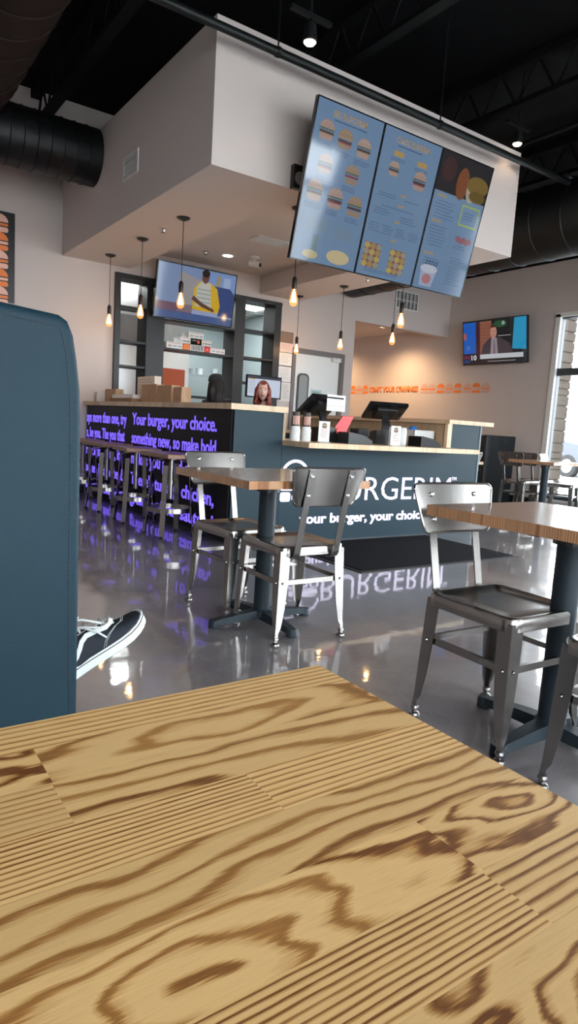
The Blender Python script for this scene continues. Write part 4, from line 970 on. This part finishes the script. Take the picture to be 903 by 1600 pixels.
for k, (x, h, c, lb) in enumerate(((4.75, .07, (.7, .7, .68), 'white cup on the grey kitchen cabinet'), (5.0, .10, (.16, .18, .2), 'dark canister on the grey kitchen cabinet'), (5.2, .12, (.45, .48, .5), 'grey pot on the grey kitchen cabinet'), (5.5, .14, (.3, .34, .36), 'blue grey tub on the grey kitchen cabinet'))):
    o = MB(Matrix.Translation((x + .1, 10.5, 1.72))).lathe([(.05, 0), (.06, h * .9), (.064, h), (.05, h)], 18).build('container', mat('container_%d' % k, c, .5), smooth=True); tag(o, lb, 'container', 'containers on the kitchen cabinet')
o = box_item('kitchen_crate', 3.0, 3.24, 8.2, 8.5, .905, 1.02, M_blackplastic, 'black crate behind the left shelving bay', 'crate')
bpy.data.objects.remove(o)

# ------------------------------------------------------------------ things on the counters
ZB = 1.0935
def paper_bag(y0, y1, h, x0, label, m=M_kraft, d=.10):
    b = MB(); w_ = y1 - y0; hw = w_ / 2; ym = (y0 + y1) / 2
    rs = []
    for z, dd, ww in ((0, d / 2, hw), (h * .5, d * .5, hw), (h * .93, d * .47, hw), (h * .985, d * .46, hw * .995), (h, d * .44, hw * .99)):
        rs.append([(-dd, -ww, z), (-dd, 0, z), (-dd, ww, z), (0, ww - .01 * (z > 0), z), (dd, ww, z), (dd, 0, z), (dd, -ww, z), (0, -ww + .01 * (z > 0), z)])
    b.loft(rs); o = b.build('paper_bag', m); o.location = (x0, ym, ZB); tag(o, label, 'paper bag', 'kraft paper bags on the left bar')
    MB().box(-d * .5 - .002, -d * .5, -.003, .003, .01, h * .5).box(-d * .5 - .002, -d * .5, -hw + .012, -hw + .014, .01, h * .5).build('seam', M_kraft_d, o)
paper_bag(6.265, 6.65, .19, 2.74, 'widest kraft paper bag on the bar, left of its twin')
paper_bag(5.91, 6.245, .175, 2.74, 'kraft paper bag between the widest bag and the narrow one')
paper_bag(5.68, 5.86, .155, 2.74, 'narrow kraft paper bag nearest the bar corner')
paper_bag(6.50, 6.72, .20, 2.89, 'kraft paper bag standing behind the widest one', d=.10)
paper_bag(7.42, 7.76, .155, 2.74, 'low kraft paper bag farthest back on the bar')
box_item('serving_tray', 2.64, 2.84, 6.76, 7.38, ZB + .045, ZB + .085, M_paper, 'white box lying on a dark tray between the kraft bags', 'box')
box_item('dark_tray', 2.62, 2.86, 6.74, 7.40, ZB, ZB + .044, M_kraft_d, 'brown carton lying under the white box on the bar', 'carton')
o = box_item('printed_carton', 2.88, 2.96, 6.76, 7.24, ZB, ZB + .30, mat('pale_carton', (.66, .58, .50), .6), 'pale printed carton standing behind the tray on the bar', 'carton')
b = MB(frame_T((2.88, 7.24, ZB), (0, -1, 0), (0, 0, 1)))
for k in range(9): b.box(.03, .45 - .02 * (k % 3), .04 + k * .028, .046 + k * .028, 0, .0015)
b.build('print', mat('tan_print', (.42, .34, .28), .7), o)
box_item('plastic_tub', 2.60, 2.80, 7.78, 7.84, ZB, ZB + .12, mat('milky_plastic', (.6, .58, .56), .4), 'milky plastic tub at the wall end of the bar', 'tub')
# cups
def cup_stack(x, y, label, n=9):
    t = empty('cup_stack', (x, y, .832), 0, label, 'cups', 'stacked paper cups on the low counter')
    for k in range(n):
        MB(Matrix.Translation((0, 0, k * .011))).lathe([(.040, .0), (.043, .002), (.043, .006), (.039, .008), (.036, .03)], 20).build('cup_rim', M_paper, t, True)
    MB().lathe([(.035, .10), (.030, .23), (.028, .232), (.001, .233)], 20).build('cup_body', mat('printed_cup', (.055, .045, .045), .6), t, True)
    b = MB()
    for k in range(5):
        a = R(200 + 24 * k); b.box(-.004, .004, -.0335, -.0315, .13, .20, Matrix.Rotation(a - PI * 1.5, 4, 'Z'))
    b.build('cup_print', M_pink, t)
cup_stack(3.055, 4.33, 'left stack of upturned paper cups with white rims'); cup_stack(3.185, 4.36, 'right stack of upturned paper cups beside the menu card')
def table_card(x, y, rz, label, h=.17):
    t = empty('menu_card', (x, y, .832), rz, label, 'card', 'printed cards in holders on the low counter')
    MB().box(-.052, .052, -.03, .03, 0, .006).build('holder', M_glassjar, t)
    MB().box(-.05, .05, -.002, .002, .006, h).build('card', M_paper, t)
    P = Pic(frame_T((-.05, -.002, .006), (1, 0, 0), (0, 0, 1)), False); w_ = .10
    burger_pic(P, .05, h - .045, .045, 1); P.lines(.015, .09, h - .075, 5, .014, (150, 40, 40), rnd)
    P.build('print', t)
table_card(3.285, 4.25, R(-10), 'menu card beside the paper cups'); table_card(3.955, 4.12, R(-8), 'menu card in front of the glass tip jar')
def register(x, y, rz, label, screen_tilt=38):
    t = empty('cash_register', (x, y, .832), rz, label, 'register', 'point of sale registers')
    b = MB(); b.prism([(-.10, 0), (.10, 0), (.10, .045), (.06, .115), (-.10, .125)], -.11, .11, frame_T((0, 0, 0), (0, 1, 0), (0, 0, 1))); b.build('base', M_blackplastic, t)
    b = MB(); b.loft([[(sx * w_, y_ + sy * d_, z_) for sx, sy in ((1, 1), (-1, 1), (-1, -1), (1, -1))] for z_, y_, w_, d_ in ((.11, -.05, .045, .018), (.17, -.045, .036, .014), (.24, -.01, .032, .012), (.29, .03, .04, .012))])
    b.build('stand', M_blackplastic, t, True)
    T = Matrix.Translation((0, .02, .305)) @ Matrix.Rotation(R(180 + 0), 4, 'Z') @ Matrix.Rotation(R(screen_tilt), 4, 'X')
    s_ = MB(T).box(-.185, .185, -.13, .13, -.018, .016, bev=.008).build('screen', M_blackgloss, t, True)
    MB(T).box(-.10, .10, -.08, .08, -.045, -.018, bev=.006).build('rear_housing', M_blackplastic, s_)
    MB(T).box(-.17, .17, -.115, .115, .0155, .017).build('display', scr(srgb(60, 90, 120), .6), s_)
    return t
register(3.43, 4.50, R(8), 'left register with a handwritten note taped to its screen')
register(4.17, 4.50, R(-22), 'right register behind the glass tip jar', 30)
def card_pad(x, y, rz, label, c):
    t = empty('receipt_printer', (x, y, .832), rz, label, 'printer')
    b = MB(); b.prism([(-.12, 0), (.12, 0), (.12, .03), (.03, .075), (-.10, .095), (-.12, .09)], -.09, .09, frame_T((0, 0, 0), (1, 0, 0), (0, 0, 1))); b.build('body', M_blackplastic, t)
    MB().box(-.09, .10, -.08, .08, .058, .062, Matrix.Rotation(R(13), 4, 'Y')).build('lid', mat('lid_%s' % c, {'brown': (.12, .05, .035), 'dark': (.03, .03, .035)}[c], .3), t)
card_pad(3.66, 4.30, R(-8), 'brown topped low terminal in front of the red holder', 'brown'); card_pad(4.50, 4.30, R(-5), 'black low terminal right of the second register', 'dark')
o = MB(frame_T((3.42, 4.412, 1.095), (1, .14, 0), (0, .0, 1))).box(0, .225, 0, .135, 0, .0015).build('paper_note', M_paper); tag(o, 'white handwritten note on the left register', 'note')
for k, s in enumerate(('CARD ONLY!', 'TIPS ON CARD')): pass
b = MB(frame_T((3.42, 4.412, 1.095), (1, .14, 0), (0, .0, 1)))
r3 = random.Random(4)
for row, yy in enumerate((.085, .035)):
    x = .02
    while x < .20:
        a = [(x, yy + r3.uniform(0, .01), .002), (x + .006, yy + .022 * r3.random(), .002), (x + .012, yy + r3.uniform(0, .01), .002)]; b.tube(a, .0012, 5); x += .016 + (0.012 if r3.random() < .2 else 0)
b.build('handwriting', M_grille, o)
t = empty('red_card_holder', (3.60, 4.42, .93), R(-15), 'red plastic holder between the left register and its terminal', 'holder')
MB().box(-.05, .05, -.012, .012, -.098, .05).build('stem', M_blackplastic, t)
MB().prism([(-.09, .0), (.04, .0), (.10, .13), (.0, .13)], -.010, .010, frame_T((0, -.012, 0), (1, 0, 0), (0, 0, 1))).lathe([(.035, -.03), (.035, .0)], 18, Matrix.Translation((-.02, -.03, .0)) @ Matrix.Rotation(PI / 2, 4, 'X')).build('red_face', M_red, t)
t = empty('tip_jar', (4.075, 4.22, .832), 0, 'clear glass tip jar on the low counter', 'jar')
MB().lathe([(.075, 0), (.080, .01), (.080, .135), (.074, .15), (.078, .16), (.074, .16), (.070, .15), (.075, .135), (.075, .012), (.001, .01)], 28, cap=False).build('glass', M_glassjar, t, True)
b = MB(); r3 = random.Random(8)
for k in range(7): b.box(-.03, .03, -.0008, .0008, 0, .07, Matrix.Translation((r3.uniform(-.03, .03), r3.uniform(-.03, .03), .014)) @ Matrix.Rotation(r3.uniform(0, 3), 4, 'Z') @ Matrix.Rotation(r3.uniform(-.4, .4), 4, 'X'))
b.build('notes_inside', mat('pale_green_notes', (.48, .52, .46), .8), t)
o = box_item('receipt_bin', 3.78, 3.90, 4.40, 4.52, .832, .965, M_blackplastic, 'small black box between the two registers', 'box')
t = empty('condiment_bin', (4.74, 4.62, .832), 0, 'white lined wire bin at the plank wall behind the right terminal', 'bin')
b = MB()
for x0, x1, y0_, y1_ in ((-.14, .14, -.08, -.075), (-.14, .14, .075, .08), (-.14, -.135, -.08, .08), (.135, .14, -.08, .08)): b.box(x0, x1, y0_, y1_, 0, .15)
b.box(-.14, .14, -.08, .08, 0, .005); b.build('bin', M_offwhite, t)
o = MB(Matrix.Translation((4.66, 4.62, .99))).ball((0, 0, 0), .045, .035, .028, 14).build('blue_cloth', mat('blue_cloth', (.01, .16, .55), .7), smooth=True); tag(o, 'small bright blue cloth on the bin by the plank wall', 'cloth')
# order screen behind the woman
T = frame_T((4.115, 6.90, 1.265), (1, 0, 0), (0, 0, 1)); o = screen_body('order_monitor', T, .50, .268, .03, 'order monitor with a white page behind the red haired woman', 'monitor', bez=.014)
P = Pic(T, s=.9); P.rect(.014, .486, .014, .254, (196, 206, 224)); P.rect(.014, .486, .225, .254, (60, 60, 70), .0003); P.rect(.03, .12, .215, .225, (196, 150, 60), .0005); P.lines(.03, .14, .19, 7, .022, (110, 110, 120), rnd); P.build('display', o)
MB().box(4.33, 4.40, 6.93, 6.97, .94, 1.30).box(4.24, 4.49, 6.88, 7.02, .9, .915).build('stand', M_blackplastic, o)
t = empty('back_counter', (4.3, 6.95, 0), 0, 'back counter behind the bar that carries the order monitor', 'counter')
MB().box(-.5, .5, -.2, .2, .86, .90).build('top', M_pine, t); MB().box(-.48, .48, -.18, .18, 0, .86).build('body', M_panel, t)

# ------------------------------------------------------------------ people
def figure(name, J, E_, mats_of, label, head_c, face_dir, hs=1.0, parent_loc=(0, 0, 0), hair=None):
    """J: joint -> (pos, radius). one continuous skinned body; hands with five fingers; head merged into the same mesh"""
    bm = bmesh.new(); keys = list(J); vs = {k: bm.verts.new(J[k][0]) for k in keys}; rad = [J[k][1] for k in keys]
    for a, c in E_: bm.edges.new((vs[a], vs[c]))
    for s in ('l', 'r'):
        if 'wrist_' + s not in J: continue
        w_ = Vector(J['wrist_' + s][0]); e_ = Vector(J['elbow_' + s][0]); d = (w_ - e_).normalized()
        side = d.cross(Vector((0, 0, 1))); side = side.normalized() if side.length > .1 else Vector((1, 0, 0)); nrm = side.cross(d).normalized()
        pv = bm.verts.new(w_ + d * .045); rad.append(.026); bm.edges.new((vs['wrist_' + s], pv))
        for k, (off_, ln) in enumerate(((-.027, .068), (-.009, .078), (.009, .074), (.026, .058))):
            a = w_ + d * .075 + side * off_; p = pv
            for st_, bend in ((0, 0), (.5, .010), (1, .028)):
                v = bm.verts.new(a + d * ln * st_ - nrm * bend); rad.append(.0095 - .002 * st_); bm.edges.new((p, v)); p = v
        p = pv
        for q_ in (w_ + d * .04 - side * .036 , w_ + d * .075 - side * .058 - nrm * .012, w_ + d * .095 - side * .060 - nrm * .022):
            v = bm.verts.new(q_); rad.append(.010); bm.edges.new((p, v)); p = v
    me = bpy.data.meshes.new('f'); bm.to_mesh(me); bm.free()
    o = bpy.data.objects.new('f', me); C.objects.link(o)
    md = o.modifiers.new('skin', 'SKIN'); md.use_smooth_shade = True
    for i, r_ in enumerate(rad): me.skin_vertices[0].data[i].radius = (r_, r_)
    me.skin_vertices[0].data[0].use_root = True
    sd = o.modifiers.new('sub', 'SUBSURF'); sd.levels = 2; sd.render_levels = 2
    bpy.context.view_layer.update()
    m2 = bpy.data.meshes.new_from_object(o.evaluated_get(bpy.context.evaluated_depsgraph_get())); bpy.data.objects.remove(o)
    bm = bmesh.new(); bm.from_mesh(m2)
    ms, pick = mats_of
    for f in bm.faces: f.material_index = pick(f.calc_center_median())
    # head
    fd = Vector(face_dir); fd.z = 0; fd.normalize(); sx = fd.cross(Vector((0, 0, 1))); HT = Matrix(((sx.x, fd.x, 0, head_c[0]), (sx.y, fd.y, 0, head_c[1]), (0, 0, 1, head_c[2]), (0, 0, 0, 1))) @ Matrix.Scale(hs, 4)
    g = bmesh.ops.create_uvsphere(bm, u_segments=40, v_segments=30, radius=1)['verts']
    for v in g:
        x, y, z = v.co; 
        X = x * .074; Y = y * .092; Z = z * .116
        if z < 0: X *= 1 - .42 * z * z; Y *= (1 - .16 * z * z) if y > 0 else 1 - .35 * z * z
        if y > .3: 
            nose = math.exp(-((x / .13) ** 2)) * math.exp(-(((z + .16) / .17) ** 2)); Y += .022 * nose
            Y -= .010 * (math.exp(-(((abs(x) - .38) / .16) ** 2)) * math.exp(-(((z - .05) / .12) ** 2)))
            Y += .006 * math.exp(-((x / .28) ** 2)) * math.exp(-(((z + .50) / .08) ** 2)) + .006 * math.exp(-((x / .2) ** 2)) * math.exp(-(((z + .85) / .12) ** 2))
        v.co = HT @ Vector((X, Y, Z))
    for f in {f for v in g for f in v.link_faces}: f.material_index = 0; f.smooth = True
    me = bpy.data.meshes.new(name); bm.to_mesh(me); bm.free(); bpy.data.meshes.remove(m2)
    for m_ in ms: me.materials.append(m_)
    me.polygons.foreach_set('use_smooth', [True] * len(me.polygons))
    ob = bpy.data.objects.new(name, me); C.objects.link(ob); tag(ob, label, 'person')
    b = MB(HT)
    for s in (-1, 1): b.ball((s * .030, .078, .006), .0125, .008, .0085, 12)
    b.mi = 1
    for s in (-1, 1): b.ball((s * .030, .0845, .006), .0055, .003, .006, 10)
    b.mi = 2
    for s in (-1, 1): b.tube([(s * .016, .090, .024), (s * .030, .088, .029), (s * .045, .080, .024)], .0028, 6)
    b.build('eyes', [M_paper, mat('iris', (.05, .03, .02), .3), M_hair_b], ob, True)
    b = MB(HT); b.tube([(-.024, .083, -.054), (-.01, .0925, -.052), (0, .0935, -.0535), (.01, .0925, -.052), (.024, .083, -.054)], [.002, .004, .004, .004, .002], 8).tube([(-.02, .083, -.059), (0, .0925, -.062), (.02, .083, -.059)], [.002, .0045, .002], 8)
    b.build('lips', M_lip, ob, True)
    b = MB(HT)
    for s in (-1, 1): b.ball((s * .076, -.004, -.008), .008, .018, .028, 12)
    b.build('ears', M_skin, ob, True)
    if hair: 
        b = MB(HT); g = bmesh.ops.create_uvsphere(b.bm, u_segments=32, v_segments=22, radius=1)['verts']; kill = []
        for v in g:
            x, y, z = v.co
            if y > .35 and z < .50 + .1 * abs(x) or z < -.55: kill.append(v)
            v.co = Vector((x * .086, y * .103 - .004, z * .126 + .004))
        b._fin(g); bmesh.ops.delete(b.bm, geom=kill, context='VERTS')
        L_ = hair[1]; r3 = random.Random(2)
        for k in range(34):
            a = R(-38 + 256 * k / 33 + 0) + PI * 0      # around sides and back
            ca, sa = math.cos(a), -math.sin(a)
            x0_, y0_ = .078 * ca, .092 * sa
            b.tube([(x0_ * .8, y0_ * .8 - .004, .075), (x0_ * 1.08, y0_ * 1.06 - .006, .02), (x0_ * 1.14, y0_ * 1.1 - .01, -.06), (x0_ * 1.22 + r3.uniform(-.008, .008), y0_ * 1.1 - .012, -L_ * .75), (x0_ * 1.15, y0_ * 1.05 - .015, -L_)], [.006, .016, .018, .017, .004], 7)
        b.build('hair', hair[0], ob, True)
    return ob
def standing(o, face, s=1.0):
    """joint table of a standing person with the arms forward on a counter; o = ground point"""
    fd = Vector((face[0], face[1], 0)).normalized(); sx = fd.cross(Vector((0, 0, 1)))
    def P(x, y, z): return tuple(Vector((o[0], o[1], 0)) + (sx * x + fd * y) * s + Vector((0, 0, z * s)))
    J = {'pelvis': (P(0, -.02, .92), .115), 'waist': (P(0, -.01, 1.06), .105), 'chest': (P(0, 0, 1.24), .125), 'neck': (P(0, .0, 1.40), .05), 'skull': (P(0, .01, 1.47), .052)}
    E_ = [('pelvis', 'waist'), ('waist', 'chest'), ('chest', 'neck'), ('neck', 'skull')]
    for t_, m in (('l', -1), ('r', 1)):
        J['shoulder_' + t_] = (P(.165 * m, 0, 1.33), .058); J['elbow_' + t_] = (P(.22 * m, .06, 1.07), .042); J['wrist_' + t_] = (P(.16 * m, .26, .98), .028)
        J['hip_' + t_] = (P(.09 * m, 0, .86), .09); J['knee_' + t_] = (P(.10 * m, .03, .48), .06); J['ankle_' + t_] = (P(.10 * m, -.02, .09), .04); J['toe_' + t_] = (P(.11 * m, .14, .035), .034)
        E_ += [('chest', 'shoulder_' + t_), ('shoulder_' + t_, 'elbow_' + t_), ('elbow_' + t_, 'wrist_' + t_), ('pelvis', 'hip_' + t_), ('hip_' + t_, 'knee_' + t_), ('knee_' + t_, 'ankle_' + t_), ('ankle_' + t_, 'toe_' + t_)]
    wr = [Vector(J['wrist_l'][0]), Vector(J['wrist_r'][0])]; nk = Vector(J['neck'][0])
    def pick(c):
        if min((c - q).length for q in wr) < .13 * s + .02 and c.z > .8 * s: return 0
        if c.z > nk.z - .01 and (Vector((c.x, c.y)) - Vector((nk.x, nk.y))).length < .075: return 0
        if c.z < .07 * s: return 3
        return 1 if c.z > .95 * s else 2
    return J, E_, ([M_skin, M_shirt, M_jeans, M_rubber], pick), P(0, .035, 1.565)
J, E_, mo, hc = standing((4.16, 6.54), (-4.1, -6.5), .835)
figure('person', J, E_, mo, 'red haired woman in a dark top facing out from behind the bar', (4.10, 6.50, 1.325), (-4.1, -6.5, 0), .95, hair=(M_hair_r, .19))
J, E_, mo, hc = standing((3.93, 7.30), (.4, 1), .87)
pb = figure('person', J, E_, mo, 'person with dark hair and black cap turned away in front of the shelves', (3.93, 7.32, 1.385), (.4, 1, 0), .98, hair=(M_hair_b, .24))
b = MB(Matrix.Translation((3.93, 7.32, 1.40))); b.lathe([(.098, .03), (.100, .055), (.088, .10), (.05, .128), (.001, .134)], 24); b.prism([(-.06, .07), (.06, .07), (.05, .16), (0, .18), (-.05, .16)], .035, .042, Matrix.Rotation(R(-22), 4, 'Z')); b.build('cap', M_shirt, pb, True)

# seated guest behind the booth back: only one sneaker shows
F = (-.30, 1.62, .56)
J = {'pelvis': ((-.30, 1.62, .55), .12), 'waist': ((-.33, 1.62, .70), .11), 'chest': ((-.37, 1.62, .90), .125), 'neck': ((-.38, 1.62, 1.06), .05), 'skull': ((-.37, 1.62, 1.13), .05),
     'shoulder_l': ((-.37, 1.79, .99), .055), 'elbow_l': ((-.25, 1.84, .78), .042), 'wrist_l': ((-.03, 1.78, .76), .028), 'shoulder_r': ((-.37, 1.45, .99), .055), 'elbow_r': ((-.25, 1.42, .78), .042), 'wrist_r': ((-.03, 1.46, .78), .028),
     'hip_l': ((-.24, 1.71, .54), .09), 'knee_l': ((.18, 1.76, .50), .062), 'ankle_l': ((.26, 1.76, .10), .04), 'hip_r': ((-.24, 1.54, .56), .09), 'knee_r': ((.17, 1.60, .66), .060), 'shin_r': ((.32, 1.60, .52), .050), 'ankle_r': ((.445, 1.60, .385), .036), 'in_shoe_r': ((.47, 1.60, .355), .030)}
E_ = [('pelvis', 'waist'), ('waist', 'chest'), ('chest', 'neck'), ('neck', 'skull'), ('chest', 'shoulder_l'), ('shoulder_l', 'elbow_l'), ('elbow_l', 'wrist_l'), ('chest', 'shoulder_r'), ('shoulder_r', 'elbow_r'), ('elbow_r', 'wrist_r'),
      ('pelvis', 'hip_l'), ('hip_l', 'knee_l'), ('knee_l', 'ankle_l'), ('pelvis', 'hip_r'), ('hip_r', 'knee_r'), ('knee_r', 'shin_r'), ('shin_r', 'ankle_r'), ('ankle_r', 'in_shoe_r')]
def pick(c):
    if c.z > 1.05: return 0
    if c.x > -.06 and c.z > .72: return 0
    return 1 if c.z > .66 and c.x < .0 else 2
guest = figure('person', J, E_, ([M_skin, M_shirt, M_jeans, M_rubber], pick), 'seated guest hidden behind the booth, one black and white sneaker sticking out', (-.36, 1.62, 1.215), (1, 0, 0), .98, hair=(M_hair_b, .10))

def sneaker(T, parent):
    """toe towards +x, outer side towards -y, sole bottom at z = 0, length .285"""
    Lh = .285
    def half(u):       # half width along the foot
        pts = [(0, .0), (.03, .024), (.12, .033), (.35, .033), (.6, .042), (.75, .045), (.88, .038), (.96, .022), (1, 0)]
        for (a, p), (c, q) in zip(pts, pts[1:]):
            if u <= c: s_ = (u - a) / (c - a); return p + (q - p) * (s_ if 0 < a < .96 else math.sqrt(max(0, s_)) if a == 0 else 1 - (1 - math.sqrt(max(0, 1 - s_ ** 2))) if False else s_)
        return 0
    us = [0, .01, .03, .07, .12, .2, .3, .4, .5, .6, .7, .8, .88, .93, .97, .99, 1]
    hw = [0.004, .014, .023, .029, .032, .032, .031, .033, .037, .041, .043, .0425, .039, .033, .024, .015, .005]
    outl = [(u * Lh, w_) for u, w_ in zip(us, hw)] + [(u * Lh, -w_) for u, w_ in zip(us, hw)][::-1]
    def toe(x): return max(0, (x / Lh - .72)) ** 2 * .22
    sole = MB(T); rs = []
    for z, e in ((0, -.003), (.003, 0), (.026, .0015), (.030, .0)):
        rs.append([(x + (e if x > Lh / 2 else -e), y + (e if y > 0 else -e), z + toe(x)) for x, y in outl])
    sole.loft(rs); so = sole.build('sole', M_sole, parent, True)
    st_ = MB(T); loop = [(x + (.0016 if x > Lh / 2 else -.0016), y * 1.02 + (.0016 if y > 0 else -.0016), .0245 + toe(x)) for x, y in outl]
    st_.tube(loop + [loop[0]], .0011, 6); st_.build('sole_stripe', M_shirt, so)
    # upper: cross sections along the foot
    up_ = MB(T); rs = []
    for u, w_, h in ((.015, .012, .070), (.04, .024, .098), (.10, .029, .112), (.20, .031, .108), (.30, .032, .104), (.40, .033, .096), (.50, .037, .086), (.60, .040, .074), (.70, .042, .062), (.80, .041, .052), (.88, .038, .046), (.94, .030, .040), (.98, .017, .034)):
        x = u * Lh; zb = .027 + toe(x); ring = []
        for k in range(13):
            a = PI * k / 12; ca, sa = math.cos(a), math.sin(a)
            ring.append((x, w_ * (abs(ca) ** .62) * (1 if ca > 0 else -1) * (1 - .30 * sa ** 3 if u < .55 else 1 - .1 * sa), zb + (h - .027 - toe(x) * .3) * sa ** (.75 if u < .6 else .9)))
        rs.append(ring)
    up_.loft(rs); uo = up_.build('upper', M_canvas, parent, True)
    def surf(x, z):    # outer side of the upper
        u = x / Lh; tab = [(.0, .020), (.1, .031), (.3, .034), (.5, .039), (.6, .042), (.7, .044), (.8, .0425), (.9, .036), (1, .01)]
        for (a, p), (c, q) in zip(tab, tab[1:]):
            if a <= u <= c: w_ = p + (q - p) * (u - a) / (c - a); break
        h = .112 - .09 * max(0, u - .25); k = min(1, max(0, (z - .03) / (h - .03)))
        return -(w_ * (1 - .38 * k ** 2.2) + .0010)
    def ribbon(b, pts, wd):
        dp = .0012 if wd > .002 else .0004
        rings = []; pts = [(p[0] * 1.22 if p[0] < .2 else p[0] * 1.16, p[1] * .96 + .002) for p in pts]
        for i, (x, z) in enumerate(pts):
            a = pts[max(0, i - 1)]; c = pts[min(len(pts) - 1, i + 1)]; d = Vector((c[0] - a[0], c[1] - a[1])).normalized(); n = Vector((-d.y, d.x)) * wd / 2
            p, q = (x + n.x, z + n.y), (x - n.x, z - n.y)
            rings.append([(p[0], surf(*p) - dp, p[1]), (q[0], surf(*q) - dp, q[1]), (q[0], surf(*q) + .004, q[1]), (p[0], surf(*p) + .004, p[1])])
        b.loft(rings)
    b = MB(T); ribbon(b, [(.025, .036), (.050, .040), (.070, .052), (.085, .068), (.095, .080), (.108, .086), (.130, .082), (.150, .076), (.162, .078), (.168, .088)], .011)
    b.build('side_stripe', M_sole, uo)
    b = MB(T)
    for o_ in (0, .005): ribbon(b, [(.125 + o_, .034), (.133 + o_, .046), (.146 + o_, .057), (.165 + o_, .064), (.182 + o_, .064), (.188 + o_, .074)], .0004)
    ribbon(b, [(.06, .100), (.12, .098), (.16, .092)], .0004)
    b.build('seam_stitching', M_sole, uo)
    b = MB(T)
    for k in range(5):
        x = .125 + k * .020; z = .105 - k * .0075; b.tube([(x, -.024, z - .006), (x + .001, -.012, z + .004), (x + .001, .012, z + .004), (x, .024, z - .006)], .0030, 7, .6)
    b.tube([(.122, -.004, .112), (.122, -.022, .138), (.144, -.036, .130), (.178, -.042, .096), (.172, -.042, .086), (.146, -.036, .104), (.122, -.010, .112)], .0030, 7)
    b.tube([(.112, .0, .112), (.120, .02, .134), (.142, .034, .124), (.146, .034, .112), (.118, .01, .112)], .0030, 7)
    b.tube([(.122, -.004, .112), (.138, -.030, .106), (.158, -.044, .084), (.170, -.048, .058)], .0026, 7)
    b.build('laces', M_sole, uo, True)
    MB(T).lathe([(.030, .098), (.033, .104), (.030, .110), (.024, .106)], 20, Matrix.Translation((.062, 0, 0)) @ Matrix.Scale(1.25, 4, (1, 0, 0))).build('collar', M_canvas, uo, True)
sneaker(Matrix.Translation((.438, 1.60, .262)) @ Matrix.Rotation(R(-30), 4, 'Y'), guest)
sneaker(Matrix.Translation((.20, 1.76, 0.0)), guest)
